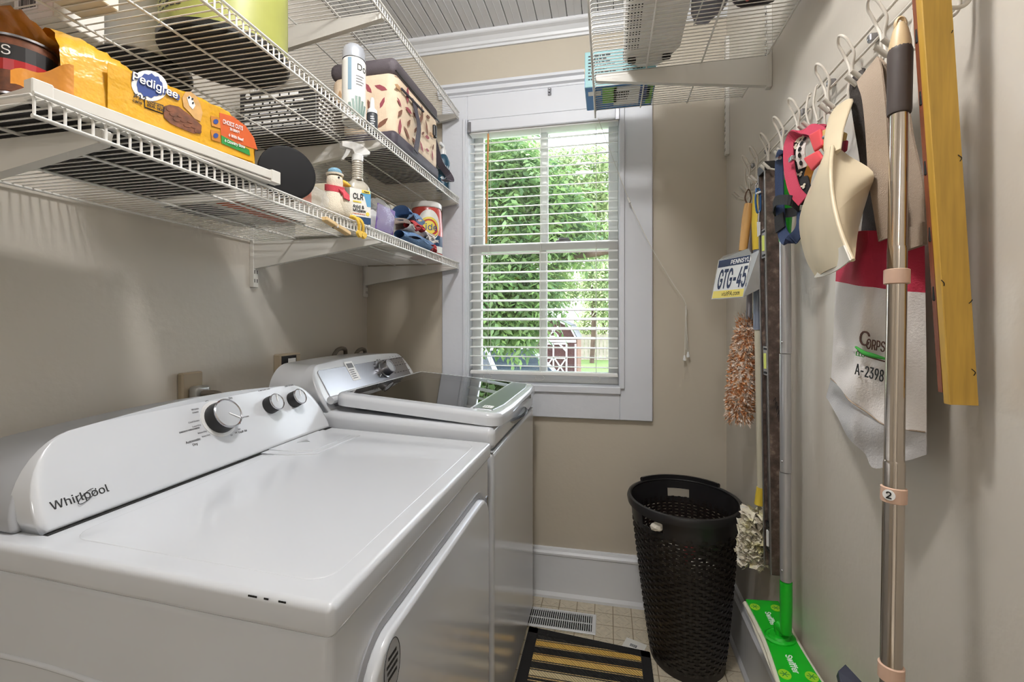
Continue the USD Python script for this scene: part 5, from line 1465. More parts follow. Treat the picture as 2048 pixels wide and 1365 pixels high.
t.part('strap', strap(k1, (0, 0, 1), .022, .003), 'webbing_black')
t = thing('pink_collar', 'pink dog collar with black bone-print lining hanging from the hook', 'dog collar', at(1590, 340, X=.41))
pk1 = bez([at(1648, 272, X=.43), at(1622, 259, X=.425), at(1598, 264, X=.415), at(1581, 280, X=.408), at(1577, 305, X=.404), at(1580, 345, X=.402), at(1590, 382, X=.404), at(1606, 402, X=.412)], 60)
t.part('strap', strap(pk1, (-.45, .88, .1), .026, .003), 'webbing_pink')
pk2 = pk1[6:32] + np.array([.012, .0, -.004])
t.part('lining', strap(pk2, (-.45, .88, .1), .032, .003), 'webbing_red')
pk3 = bez([at(1612, 272, X=.43), at(1596, 282, X=.42), at(1588, 302, X=.413), at(1596, 340, X=.42), at(1606, 378, X=.42), at(1616, 398, X=.425)], 40)
t.part('lining', strap(pk3, (-.45, .88, .1), .034, .003), 'webbing_black')
for k in (4, 9, 14, 20, 26, 31):
    b_ = pk3[k] + np.array([-.0030, -.0022, 0]); d_ = pk3[min(k + 2, 40)] - pk3[k]
    bone = cat(*[move(ext(ngon(.0032, 12), .0008), p) for p in ((-.007, .003, 0), (-.007, -.003, 0), (.007, .003, 0), (.007, -.003, 0))], move(box((-.007, -.002, 0), (.007, .002, .0008)), (0, 0, 0)))
    t.part('bone_print', put(bone, frame(b_, (-.45, .88, .1), d_)), 'cream_card', None)
dm = bez([at(1618, 272, X=.432), at(1606, 286, X=.422), at(1601, 306, X=.416), at(1606, 336, X=.422)], 30)
t.part('lining', strap(dm, (-.45, .88, .1), .022, .003), 'cloth_white')
for k, q in enumerate((5, 11, 17, 22, 27)): t.part('spot_print', put(ext(ngon(.0038, 10, .0055), .0008), frame(dm[q] + np.array([-.003, -.0022, 0]), (-.45, .88, .1), dm[min(q + 2, len(dm) - 1)] - dm[q])), 'webbing_black', None)
t.part('buckle', rbox(at(1583, 318, X=.398) - (.004, .010, .006), at(1583, 318, X=.398) + (.004, .010, .006), .003, 1), 'chrome')
t = thing('bow_collar', 'red dog bow tie with dotted yellow centre hanging beside the beige dustpan', 'bow tie', at(1650, 300, X=.41))
def bow(pts, m, X, nm='bow_loop'):
    P = np.array([at(*p, X=X) for p in pts]); c_ = P.mean(0)
    return t.part(nm, hull(np.vstack([p + .0035 * ICO[1] for p in P] + [c_ + (-.0015, -.0015, 0) + .0045 * ICO[1]])), m, 50)
bow([(1622, 272), (1640, 262), (1645, 290), (1632, 300)], 'ribbon_red', 0.400)
bow([(1612, 318), (1636, 305), (1645, 318), (1626, 338)], 'ribbon_red', 0.396)
bow([(1640, 268), (1660, 258), (1690, 270), (1684, 300), (1650, 300), (1640, 285)], 'ribbon_floral', 0.406)
bow([(1668, 292), (1692, 285), (1690, 300), (1676, 312)], 'webbing_red', 0.402)
for k, p in enumerate(((1648, 275), (1658, 268), (1660, 284), (1670, 274), (1674, 288), (1650, 290))):
    t.part('dot_print', move(trimesh.creation.icosphere(1, .0035), at(*p, X=.398)), 'dot_orange' if k % 2 else 'dot_grey')
t.part('strap', strap(bez([at(1612, 330, X=.43), at(1604, 372, X=.43), at(1604, 410, X=.435)], 12), (-.4, .9, 0), .026, .003), 'webbing_black')
t.part('strap', strap(bez([at(1622, 334, X=.428), at(1616, 352, X=.43), at(1612, 380, X=.435)], 10), (-.4, .9, 0), .016, .003), 'dot_orange')

# beige plastic dustpan
t = thing('dustpan', 'large beige plastic dustpan hanging by its handle in front of the tote bag', 'dustpan', at(1670, 400, X=.40))
def sheet(rows, name, m, th=.003, nu=14, nv=22):
    R = [bez(r, 24) for r in rows]
    R = [np.array([x[int(round(k * (len(x) - 1) / (nv - 1)))] for k in range(nv)]) for x in R]
    A = np.array(R)
    cols = [bez(A[:, j], nu) for j in range(nv)]
    nu2 = min(len(c_) for c_ in cols); B = np.array([[c_[i] for c_ in cols] for i in range(nu2)])
    return t.part(name, grid(lambda u, v: B[int(round(u * (nu2 - 1))), int(round(v * (nv - 1)))], nu2, nv, th), m, 60)
lc = [PT(1662, 300, 0.383), PT(1634, 350, 0.375), PT(1607, 412, 0.380), PT(1600, 455, 0.382), PT(1612, 515, 0.382), PT(1634, 556, 0.382)]
rb_ = [PT(1667, 294, 0.365), PT(1664, 340, 0.340), PT(1668, 395, 0.332), PT(1680, 450, 0.328), PT(1694, 490, 0.328), PT(1708, 521, 0.328)]
mid_ = [(a + b) / 2 + np.array([-.008, 0, 0]) for a, b in zip(lc, rb_)]
sheet([lc, mid_, rb_], 'pan_floor', 'dustpan_beige')
rc = [PT(1680, 300, 0.383), PT(1700, 315, 0.399), PT(1745, 345, 0.400), PT(1736, 385, 0.400), PT(1716, 455, 0.385), PT(1708, 521, 0.335)]
sheet([rb_, [(a + b) / 2 + np.array([-.003, 0, 0]) for a, b in zip(rb_, rc)], rc], 'pan_side', 'dustpan_beige', .0025)
t.part('rib', tube(bez([p + np.array([-.002, -.001, 0]) for p in rb_], 30), [.0035] * 31 if False else .0032, 8), 'dustpan_beige', 60)
lipA = [PT(1634, 555, 0.379), PT(1652, 528, 0.360), PT(1675, 503, 0.345), PT(1694, 491, 0.324)]
lipB = [PT(1634, 556, 0.379), PT(1655, 552, 0.360), PT(1682, 540, 0.340), PT(1707, 521, 0.324)]
t.part('front_lip', grid(lambda u, v: (np.array(lipA[0]) * 0 + bez(lipA, 18)[int(round(v * (len(bez(lipA, 18)) - 1)))] * (1 - u) + bez(lipB, 18)[int(round(v * (len(bez(lipB, 18)) - 1)))] * u) + np.array([-.0045, -.002, 0]), 5, 12, .002), 'dustpan_lip', 60)
hp = bez([PT(1666, 310, 0.363), PT(1668, 270, 0.385), PT(1680, 225, 0.414), PT(1690, 203, 0.426)], 24)
hw = np.interp(np.linspace(0, 1, len(hp)), [0, .3, .7, .9, 1], [.020, .026, .034, .030, .012])
vv = []
sv = np.array([-.25, .95, .1]); sv /= np.linalg.norm(sv)
hsec = [(math.cos(q), math.sin(q) * .26) for q in np.linspace(0, 2 * math.pi, 12, endpoint=False)]
tt_ = np.gradient(hp, axis=0); tt_ /= np.linalg.norm(tt_, axis=1, keepdims=True)
ff = []
for i, p in enumerate(hp):
    s0 = sv - tt_[i] * (sv @ tt_[i]); s0 /= np.linalg.norm(s0); bq = np.cross(tt_[i], s0)
    vv += [p + (s0 * a_ + bq * b_) * hw[i] * .70 for a_, b_ in hsec]
for i in range(len(hp) - 1):
    for k in range(12):
        l = (k + 1) % 12; ff += [[i * 12 + k, i * 12 + l, (i + 1) * 12 + l], [i * 12 + k, (i + 1) * 12 + l, (i + 1) * 12 + k]]
for k in range(1, 11): ff += [[0, k + 1, k], [(len(hp) - 1) * 12, (len(hp) - 1) * 12 + k, (len(hp) - 1) * 12 + k + 1]]
t.part('handle', trimesh.Trimesh(vv, ff, process=False), 'dustpan_beige', 60)

# canvas tote bag
t = thing('tote_bag', 'white canvas tote bag with red top band and grey base on webbing straps', 'tote bag', (.44, .88, 1.2))
XS = (.474, .406, .425, .455)
rows = [[(1678, 470), (1722, 462), (1790, 462), (1849, 490)], [(1672, 563), (1719, 572), (1785, 580), (1851, 586)], [(1667, 690), (1717, 705), (1785, 715), (1853, 722)], [(1663, 757), (1700, 800), (1776, 852), (1853, 865)], [(1653, 795), (1700, 880), (1756, 938), (1853, 910)]]
R3 = [np.array([PT(px, py, x) for (px, py), x in zip(r, XS)]) for r in rows]
def brow(r): return bez([r[0], r[0] * .45 + r[1] * .55 + (.004, 0, 0), r[1], r[1] * .5 + r[2] * .5, r[2], r[3]], 40)
BR_ = [brow(r) for r in R3]
def band(i0, i1, m, nm, n=10):
    A, B = BR_[i0], BR_[i1]
    return t.part(nm, grid(lambda u, v: A[int(round(v * (len(A) - 1)))] * (1 - u) + B[int(round(v * (len(A) - 1)))] * u + np.array([-.003 * math.sin(6 * u + 9 * v) * (v > .05) * (v < .95), 0, 0]), n, len(A), .0018), m, 60)
band(0, 1, 'canvas_red', 'top_band'); band(1, 2, 'canvas_white', 'body_panel'); band(2, 3, 'canvas_white', 'body_panel'); band(3, 4, 'canvas_grey', 'base_panel')
BK = [np.array([[.482, p[1], p[2]] for p in b]) for b in BR_]
t.part('back_panel', grid(lambda u, v: np.array([.482, .845 + .68 * (BR_[0][int(round(v * (len(BR_[0]) - 1)))][1] - .76), BR_[0][int(round(v * (len(BR_[0]) - 1)))][2] * (1 - u) + (BR_[4][int(round(v * (len(BR_[0]) - 1)))][2] * .5 + .56) * u]), 6, len(BR_[0]), .0018), 'canvas_white', 60)
t.part('seam', tube(BR_[3] + np.array([-.0022, -.0006, 0]), .0012, 6), 'web_grey', 60)
sidev = np.array([-.35, .93, 0])
s1 = bez([PT(1735, 139, .430), PT(1744, 170, .420), PT(1752, 240, .414), PT(1758, 330, .410), PT(1768, 400, .408), PT(1780, 475, .412)], 40)
t.part('strap', strap(s1, (-.15, .98, 0), .043, .003), 'web_grey')
s2 = bez([PT(1728, 146, .440), PT(1716, 165, .436), PT(1722, 220, .440), PT(1738, 320, .452), PT(1745, 400, .46), PT(1740, 462, .462)], 40)
t.part('strap', strap(s2, (-.15, .98, 0), .040, .003), 'web_dark')
s3 = bez([PT(1748, 140, .436), PT(1790, 200, .445), PT(1808, 300, .445), PT(1826, 390, .438), PT(1829, 440, .436), PT(1830, 497, .434)], 40)
t.part('strap', strap(s3, (-.10, .99, 0), .040, .003), 'web_grey')
t.part('strap_tab', strap(s3[-7:] + np.array([-.004, -.001, 0]), (-.10, .99, 0), .042, .003), 'web_grey')
# embroidered lettering on the front fold
fxa = (PT(1770, 700, .420) - PT(1719, 690, .408)); fxa /= np.linalg.norm(fxa)
def emb(s, px, py, X, h, m, wid=None, bold=False): t.part('lettering', text(s, h, PT(px, py, X) + np.array([-.003, -.0045, 0]), fxa, (0, 0, 1), .0010, bold, wid=wid), m, None)
emb('C', 1718, 689, .404, .023, 'thread_brown'); emb('ORPS', 1733, 697, .408, .016, 'thread_brown', .034)
emb('LLC', 1713, 711, .402, .007, 'thread_green'); emb('A-2398', 1711, 748, .402, .018, 'black_ink', .054)
t.part('embroidery', tube(bez([PT(1713, 694, .400), PT(1730, 706, .402), PT(1750, 712, .406), PT(1773, 718, .412)], 16) + np.array([-.003, -.004, 0]), [.0016 + .0022 * math.sin(math.pi * k / 15) for k in range(len(bez([PT(1713, 694, .400), PT(1730, 706, .402), PT(1750, 712, .406), PT(1773, 718, .412)], 16)))], 8), 'thread_green', 60)
t.part('embroidery', tube(bez([PT(1716, 702, .400), PT(1735, 713, .403), PT(1773, 724, .412)], 16) + np.array([-.0025, -.004, 0]), .0011, 6), 'thread_brown', 60)

# steel telescopic mop pole
Pm = lambda z: np.array([.402 - .0287 * (1.64 - z), .731 - .0298 * (1.64 - z), z])
t = thing('steel_mop', 'steel telescopic mop with brown grip and tan rings, in front of the tote bag', 'mop', Pm(1.1))
t.part('hang_cap', tube([Pm(1.660), Pm(1.650), Pm(1.632), Pm(1.620)], [.005, .009, .0125, .0134], 18), 'cap_tan', 50)
t.part('hang_loop', tube([Pm(1.658) + np.array([.006 * math.cos(q), .0, .010 * math.sin(q)]) for q in np.linspace(0, 2 * math.pi, 16, endpoint=False)], .0025, 6, True), 'cap_tan', 60)
t.part('grip', tube([Pm(1.624), Pm(1.618), Pm(1.535), Pm(1.531)], [.0130, .0143, .0139, .0132], 24), 'grip_brown', 40)
t.part('upper_tube', tube([Pm(1.534), Pm(1.33)], .0108, 24), 'steel', 40)
t.part('middle_tube', tube([Pm(1.345), Pm(1.34), Pm(1.052), Pm(1.048)], [.0108, .0113, .0113, .0110], 24), 'steel', 40)
t.part('lower_tube', tube([Pm(1.050), Pm(1.046), Pm(.56)], [.0113, .0122, .0122], 24), 'steel', 40)
for z in (1.303, 1.004, .765):
    rg_ = t.part('ring', tube([Pm(z + .0105), Pm(z + .0095), Pm(z - .0095), Pm(z - .0105)], [.0128, .0146, .0146, .0128], 24), 'ring_tan', 40)
cn = Pm(1.006) + np.array([-.0110, -.0103, 0]); nn_ = np.array([-.73, -.68, 0])
t.part('ring_number', put(ext(ngon(.0072, 18), .0008), frame(cn, np.cross((0, 0, 1), nn_), (0, 0, 1))), 'white_ink', None)
t.part('lettering', text('2', .009, cn + nn_ * .0009, np.cross((0, 0, 1), nn_), (0, 0, 1), .0005, True, mid=True), 'black_ink', None)
t.part('swivel', tube([Pm(.562), Pm(.535)], [.015, .012], 16), 'navy_plastic')
hd_ = hull([(.432, .972, .572), (.450, .985, .578), (.462, .90, .582), (.40, .86, .545), (.385, .60, .528), (.455, .60, .532), (.385, .60, .518), (.455, .60, .518), (.43, .975, .560), (.455, .975, .560)])
t.part('mop_plate', hd_, 'navy_plastic', None)

# painted boards hung at the end of the near rack
def lean_board(name, label, m, xa0, xa1, xb0, xb1, y0, y1, zt, zb):
    P = []
    for z, (a, b) in ((zt, (xa0, xa1)), (zb, (xb0, xb1))):
        for y in (y0, y1): P += [(a, y, z), (b, y, z)]
    return P
zt2, zb2 = 1.90, 1.132
def xat(x_t, x_b, z, z_t=1.705): return x_b + (x_t - x_b) * (z - zb2) / (z_t - zb2)
t = thing('yellow_board', 'yellow painted wooden board with worn nicked edges hanging nearest the camera', 'board', (.43, .70, 1.5))
P = []
for z in (zt2, zb2):
    a, b = xat(.4045, .4385, z), xat(.4385, .4705, z)
    for q in (.0008,):
        P += [(a + q, .695, z), (b - q, .695, z), (a, .696, z), (b, .696, z), (a, .706, z), (b, .706, z)]
t.part('board', hull(P), 'board_yellow', None)
r_ = random.Random(4); nk = []
for k in range(6):
    z = r_.uniform(1.16, 1.70); a, b = xat(.4025, .435, z), xat(.4395, .4705, z)
    x = a + (b - a) * r_.choice((.15, .82, .88, .7)); l = r_.uniform(.003, .010)
    nk.append(sweep(bez([(x, .6945, z), (x + r_.uniform(-.003, .003), .6942, z + l * .5), (x + r_.uniform(-.004, .004), .6945, z + l)], 6), (1, 0, 0), [(-.0004, -.0003), (.0004, -.0003), (.0004, .0003), (-.0004, .0003)]))
for q in nk: t.part('nick', q, 'dark_gap', None)
t = thing('brown_board', 'red-brown stained board hanging behind the yellow board', 'board', (.425, .715, 1.5))
P = []
for z in (zt2 - .02, 1.146):
    a, b = xat(.4025, .435, z) + .0035, xat(.4395, .4705, z) - .006
    for y in (.7075, .7155): P += [(a, y, z), (b, y, z)]
t.part('board', hull(P), 'board_red', None)
for z in (1.28, 1.36, 1.45, 1.545, 1.63):
    a = xat(.4025, .435, z) + .0034
    t.part('notch', rbox((a - .0006, .7085, z - .012), (a + .005, .7148, z + .010), .002), 'dark_gap', None)

# ---------------------------------------------------------------- hamper, rug, floor vent
mat('wicker', (27, 22, 20), 0.42)
mat('wicker_rim', (34, 33, 35), 0.36)
mat('rug_black', (20, 19, 19), 0.9, bump=(260, .001))
HCt, HCb, HH = np.array([.272, 1.748]), np.array([.290, 1.785]), .585
At, Bt, Ab, Bb = .186, .192, .128, .148
def hw_(q, z, off=0.0):
    k = z / HH; c = HCb * (1 - k) + HCt * k; k2 = k ** .85
    a, b = Ab + (At - Ab) * k2, Bb + (Bt - Bb) * k2
    return np.array([c[0] + (a + off) * math.cos(q), c[1] + (b + off) * math.sin(q), z])
t = thing('hamper', 'tall dark brown oval woven plastic laundry hamper in the corner', 'laundry hamper', (.28, 1.77, 0))
NS = 46
zs_ = np.arange(.030, .520, .0122)
for k in range(NS):
    q = 2 * math.pi * k / NS
    pth = [hw_(q, z, -.0012) for z in np.linspace(.012, .53, 10)]
    tg = np.array([-math.sin(q), math.cos(q), 0])
    t.part('stave', sweep(pth, tg, [(-.0050, -.0012), (.0050, -.0012), (.0050, .0012), (-.0050, .0012)]), 'wicker', None)
slots = [(.5 * math.pi, .40), (1.5 * math.pi, .40)]
for j, z in enumerate(zs_):
    pth = []
    for k in range(NS * 4):
        q = 2 * math.pi * k / (NS * 4)
        pth.append(hw_(q, z, .0028 * math.cos(NS / 2 * q + (math.pi if j % 2 else 0))))
    t.part('woven_band', sweep(pth, (0, 0, 1), [(-.0046, -.0010), (.0046, -.0010), (.0046, .0010), (-.0046, .0010)], True), 'wicker', 40)
# solid top wall with the two handle slots, rolled rim, base
def wall_ring(z0, z1, a0, a1, off, th, n=40):
    return grid(lambda u, v: hw_(a0 + (a1 - a0) * u, z0 + (z1 - z0) * v, off), n, 3, th)
def rear_top(q): return HH + .030 * max(0.0, math.sin(q)) ** .6
SL = [(.5 * math.pi - .05, .23), (1.5 * math.pi - .75, .23)]
hc_ = []
qs = sorted([0.0] + [s for c_, w in SL for s in (c_ - w, c_ + w)] + [2 * math.pi])
for a0, a1 in zip(qs, qs[1:]):
    mid = (a0 + a1) / 2
    if any(abs(mid - c_) < w for c_, w in SL):
        hc_.append(wall_ring(.508, .528, a0, a1, 0, .0035, 12)); hc_.append(wall_ring(.562, HH + .004, a0, a1, 0, .0035, 12))
    else: hc_.append(wall_ring(.508, HH + .004, a0, a1, 0, .0035, 40))
t.part('top_wall', cat(hc_), 'wicker_rim', 40)
rimp = [hw_(q, HH, .004) + np.array([0, 0, .004]) for q in np.linspace(0, 2 * math.pi, 96, endpoint=False)]
t.part('rim', sweep(rimp, (0, 0, 1), [(-.018, .0), (-.016, .007), (.0, .010), (.010, .006), (.012, -.002), (.008, -.006), (-.01, -.004)], True), 'wicker_rim', 50)
for qc, w in ((.5 * math.pi - .05, .85),):
    hp_ = [hw_(qc - w + 2 * w * k / 30, HH, .003) + np.array([0, 0, .018]) for k in range(31)]
    t.part('raised_handle', sweep(hp_, (0, 0, 1), [(-.016, -.003), (-.016, .007), (.006, .010), (.012, .004), (.012, -.004)]), 'wicker_rim', 50)
t.part('base_ring', sweep([hw_(q, .008, 0) for q in np.linspace(0, 2 * math.pi, 80, endpoint=False)], (0, 0, 1), [(-.008, -.003), (.024, -.002), (.024, .002), (-.008, .003)], True), 'wicker', 40)
t.part('bottom', cat(ext(Polygon([hw_(q, 0, -.004)[:2] for q in np.linspace(0, 2 * math.pi, 60, endpoint=False)]), .006)), 'wicker', None)
mat('laundry_white', (222, 216, 204), .95, bump=(80, .004))
mat('laundry_red', (160, 52, 56), .95, bump=(80, .004))
mat('laundry_violet', (96, 84, 130), .95, bump=(80, .004))
mat('laundry_dark', (50, 44, 52), .95, bump=(80, .004))
for k, (nm, x, y, z, rx, ry, h, m, lb) in enumerate((('laundry', .285, 1.75, .03, .092, .105, .28, 'laundry_dark', 'dark clothes filling the lower part of the laundry hamper'), ('laundry', .222, 1.672, .32, .042, .040, .17, 'laundry_white', 'white garment pressed against the inner side of the hamper weave'),
                                              ('laundry', .325, 1.685, .32, .045, .042, .09, 'laundry_white', 'pale garment inside the hamper towards the hook-rack wall'), ('laundry', .275, 1.80, .32, .055, .05, .10, 'laundry_red', 'red garment on top of the clothes in the hamper'))):
    single(nm, lb, 'clothes', crumple(x, y, z, rx, ry, h, 30 + k, amp=.25), m, 60)
pe = hw_(1.5 * math.pi - .66, .535, .004)
single('peeking_sock', 'pale and violet garment end poking through the handle slot of the hamper', 'clothes', cat(move(crumple(0, 0, 0, .020, .014, .026, 50), pe + np.array([0, -.006, -.008])), move(crumple(0, 0, 0, .012, .012, .018, 51), pe + np.array([.018, -.002, -.010]))) if False else move(crumple(0, 0, 0, .022, .016, .028, 50), pe + np.array([.004, .002, -.006])), 'laundry_white', 60)

# striped flat-weave rug
mat_stripes = [(0.0, (26, 24, 23))]
rr = random.Random(5)
ST = []
seqc = [(196, 170, 120), (30, 28, 27), (214, 168, 84), (34, 31, 29), (206, 160, 76), (30, 28, 27), (210, 176, 110)]
y = 0.0; k = 0
while y < 1.0:
    w1 = (.062, .045, .058, .040)[k % 4]
    ST.append((y, seqc[k % len(seqc)])); y += w1; k += 1
RL = 1.02
MATS['rug_stripes'] = usdkit.material(stage, '/World/Looks/rug_stripes', {
    'tc': ('texture_coordinate', {}), 'x': ('separate_xyz', {}), 'md': ('math', {'math_type': 'multiply', 'value2': 1.0 / .236}), 'fr': ('math', {'math_type': 'fraction'}),
    'r': ('rgb_ramp', {'interpolate': False, 'ramp': [(0, lin((30, 28, 27))), (.02, lin((206, 178, 128))), (.05, lin((30, 28, 27))), (.065, lin((222, 202, 160))), (.17, lin((30, 28, 27))), (.19, lin((210, 184, 132))), (.205, lin((32, 30, 28))), (.34, lin((206, 178, 128))), (.355, lin((30, 28, 27))), (.375, lin((232, 190, 108))), (.49, lin((30, 28, 27))), (.505, lin((218, 176, 98))), (.52, lin((33, 30, 28))),
                                                      (.66, lin((206, 178, 128))), (.675, lin((30, 28, 27))), (.69, lin((228, 182, 92))), (.80, lin((30, 28, 27))), (.815, lin((214, 184, 128))), (.835, lin((33, 30, 28))), (.96, lin((206, 178, 128))), (.98, lin((30, 28, 27)))]}),
    'w': ('wave_texture', {'wave_type': 'bands', 'bands_direction': 'diagonal', 'scale': 55.0, 'distortion': .6}),
    'n': ('noise_texture', {'scale': 160.0}), 'bp': ('bump', {'distance': .0025, 'strength': 1.0}),
    'mx': ('mix_color', {'blend_type': 'multiply', 'fac': .22}), 'p': ('principled_bsdf', {'roughness': .85})},
    [('tc.object', 'x.vector'), ('x.y', 'md.value1'), ('md.value', 'fr.value1'), ('fr.value', 'r.fac'), ('tc.object', 'w.vector'), ('w.fac', 'bp.height'), ('bp.normal', 'p.normal'),
     ('r.color', 'mx.a'), ('w.color', 'mx.b'), ('mx.result', 'p.base_color')], surface='p.BSDF')
rx0, rx1, ry1 = -.311, .156, 1.80
rm = np.eye(4); rm[1, 0] = -.10; rm[1, 3] = .10 * rx0      # the rug lies a little skewed
t = thing('rug', 'black-bordered rug with tan, gold and black stripes beside the machines', 'rug', (-.06, 1.3, 0))
t.part('field', put(rbox((rx0 + .04, .80, .0006), (rx1 - .035, ry1 - .035, .0070), .001), rm), 'rug_stripes', None)
for lo, hi in (((rx0, .78), (rx0 + .042, ry1)), ((rx1 - .037, .78), (rx1, ry1)), ((rx0, ry1 - .037), (rx1, ry1)), ((rx0, .78), (rx1, .82))):
    t.part('border', put(rbox((*lo, .0004), (*hi, .0084), .003), rm), 'rug_black', None)
pz = at(1262, 1283, Z=.003)
t = thing('paper_tag', 'white paper tag with barcode poking out from under the rug', 'tag', (pz[0], pz[1], 0))
tg_ = frame((pz[0] - .035, pz[1] - .03, .0006), (.93, -.36, 0), (.36, .93, 0))
t.part('paper', put(rbox((0, 0, 0), (.08, .055, .0008), .0002), tg_), 'white_card', None)
barcode(t, (tg_ @ np.array([.022, .012, .0008, 1]))[:3], tg_[:3, 0], tg_[:3, 1], .03, .02, 8)

# floor register
t = thing('floor_register', 'white metal floor vent with thin slats at the foot of the window wall', 'vent', (-.19, 1.87, 0))
vx0, vx1, vy0, vy1 = -.345, -.046, 1.808, 1.932
t.part('rim', diff(rbox((vx0, vy0, .0003), (vx1, vy1, .006), .002), box((vx0 + .016, vy0 + .011, -.1), (vx1 - .016, vy1 - .011, .1))), 'white_plastic', None)
t.part('duct', box((vx0 + .016, vy0 + .011, -.0012), (vx1 - .016, vy1 - .011, .0004)), 'dark_gap', None)
for k in range(30):
    x = vx0 + .022 + k * (vx1 - vx0 - .044) / 29
    t.part('slat', rot(box((x - .0016, vy0 + .010, .0006), (x + .0016, vy1 - .010, .0052)), 18, (0, 1, 0), (x, 0, .003)), 'white_plastic', None)
t.part('cross_bar', box((vx0 + .017, (vy0 + vy1) / 2 - .0012, .0008), (vx1 - .017, (vy0 + vy1) / 2 + .0012, .0050)), 'white_plastic', None)

# ---------------------------------------------------------------- wall boxes, hoses, lamp
mat('hose_grey', (110, 102, 92), .5)
mat('outlet_ivory', (168, 154, 132), .5)
p = at(373, 770, X=XL)
t = thing('dryer_outlet', 'dryer power outlet with plug and cord on the wall behind the dryer', 'outlet', (XL, p[1], 1.05))
t.part('box', rbox((XL, p[1] - .030, 1.005), (XL + .020, p[1] + .036, 1.098), .004), 'outlet_ivory', None)
t.part('plug', rbox((XL + .020, p[1] - .016, 1.015), (XL + .055, p[1] + .030, 1.060), .01, 1), 'galv')
t.part('cord', tube(bez([(XL + .05, p[1], 1.04), (XL + .085, p[1] + .03, 1.03), (XL + .06, p[1] + .10, .96), (XL + .05, p[1] + .12, .80)], 24), .009, 8), 'hose_grey', 60)
p = at(582, 742, X=XL + .03)
t = thing('wall_valve_box', 'black-labelled water valve box on the wall between the machine consoles', 'valve box', (XL, p[1], 1.05))
t.part('box', rbox((XL, p[1] - .055, 1.00), (XL + .03, p[1] + .055, 1.125), .004), 'outlet_ivory', None)
t.part('label', rbox((XL + .03, p[1] - .050, 1.045), (XL + .034, p[1] + .025, 1.118), .001), 'black_card', None)
t.part('label_patch', box((XL + .034, p[1] - .02, 1.082), (XL + .0346, p[1] + .020, 1.108)), 'white_ink', None)
t.part('valve', rbox((XL + .03, p[1] + .032, 1.02), (XL + .055, p[1] + .052, 1.09), .006, 1), 'brushed')
for k, (dy, dz) in enumerate(((0, 0), (.16, -.012))):
    h0 = at(668, 712, X=-1.09); y0 = h0[1] + dy
    single('washer_hose', ('braided grey hose arching behind the washer console, nearer the dryer', 'braided grey hose arching behind the washer console, in the corner')[k], 'hose',
           tube(bez([(-1.10, y0 - .01, .86), (-1.10, y0, 1.06 + dz), (-1.10, y0 + .03, 1.118 + dz), (-1.10, y0 + .08, 1.128 + dz), (-1.11, y0 + .115, 1.10 + dz), (-1.12, y0 + .12, .95)], 50), .0085, 10), 'hose_grey', 60)
t = thing('ceiling_lamp', 'round white flush ceiling lamp above the room, out of the picture', 'ceiling lamp', (LAMP_AT[0], LAMP_AT[1], ZC))
t.part('canopy', move(lathe([(0, 0), (.15, 0), (.15, -.018), (.13, -.022), (0, -.022)], 40), (LAMP_AT[0], LAMP_AT[1], ZC)), 'white_plastic')
t.part('stem', rod((LAMP_AT[0], LAMP_AT[1], ZC - .02), (LAMP_AT[0], LAMP_AT[1], LAMP_AT[2] + .07), .012, 12), 'brushed')

# ---------------------------------------------------------------- the garden seen through the window
GZ = -.90
mat('lawn', (88, 112, 44), .9, var=(.6, .2))
mat('shed_red', (58, 18, 20), .7, var=(3, .08))
mat('shed_side', (96, 58, 38), .7)
mat('shed_white', (236, 236, 236), .5)
mat('shed_roof', (52, 54, 60), .5)
mat('fence_wood', (150, 140, 128), .8, var=(3, .15))
mat('bark', (74, 58, 46), .9, bump=(14, .02), var=(4, .3))
mat('car_paint', (128, 132, 140), .3)
mat('car_glass', (22, 30, 36), .25, spec=.2, spots=(60, .66, (150, 160, 168)))
mat('car_black', (26, 27, 30), .4)
def leaf_mat(name, a, b):
    MATS[name] = usdkit.material(stage, '/World/Looks/' + name, {'g': ('object_info', {}), 'i': ('geometry', {}), 'ad': ('math', {'math_type': 'add'}), 'fr': ('math', {'math_type': 'fraction'}), 'r': ('rgb_ramp', {'ramp': [(0, lin(a)), (1, lin(b))]}),
        'd': ('principled_bsdf', {'roughness': .5}), 't': ('translucent_bsdf', {}), 'm': ('mix_closure', {'fac': .45})},
        [('g.random', 'ad.value1'), ('i.random_per_island', 'ad.value2'), ('ad.value', 'fr.value1'), ('fr.value', 'r.fac'), ('r.color', 'd.base_color'), ('r.color', 't.color'), ('d.BSDF', 'm.closure1'), ('t.BSDF', 'm.closure2')], surface='m.closure')
leaf_mat('leaf_bright', (104, 130, 78), (190, 200, 150))
leaf_mat('leaf_deep', (52, 84, 42), (120, 146, 84))
leaf_mat('leaf_pale', (150, 168, 112), (200, 206, 160))
struct('ground_lawn', box((-40, YB + T + .3, GZ - .3), (30, 70, GZ)), 'lawn', 'mown green lawn behind the house')


def spray(seed, n=9, L=.32, lf=.10):
    """a compound leaf: leaflets along a drooping stalk"""
    r = np.random.default_rng(seed); V, F = [], []
    for k in range(n):
        s = k / (n - 1); p = np.array([s * L, 0, -.12 * L * s * s * 2])
        sd = 1 if k % 2 else -1
        d = np.array([.55, sd * .8, -.25 + r.uniform(-.15, .15)]) if k < n - 1 else np.array([1, 0, -.4])
        d /= np.linalg.norm(d); l = lf * r.uniform(.8, 1.15); w = l * .2; q = np.cross(d, [0, 0, 1.0]); q /= np.linalg.norm(q)
        i = len(V)
        V += [p, p + d * l * .4 + q * w, p + d * l + (0, 0, -.02 * l), p + d * l * .4 - q * w]
        F += [[i, i + 1, i + 2], [i, i + 2, i + 3]]
    return trimesh.Trimesh(V, F, process=False)


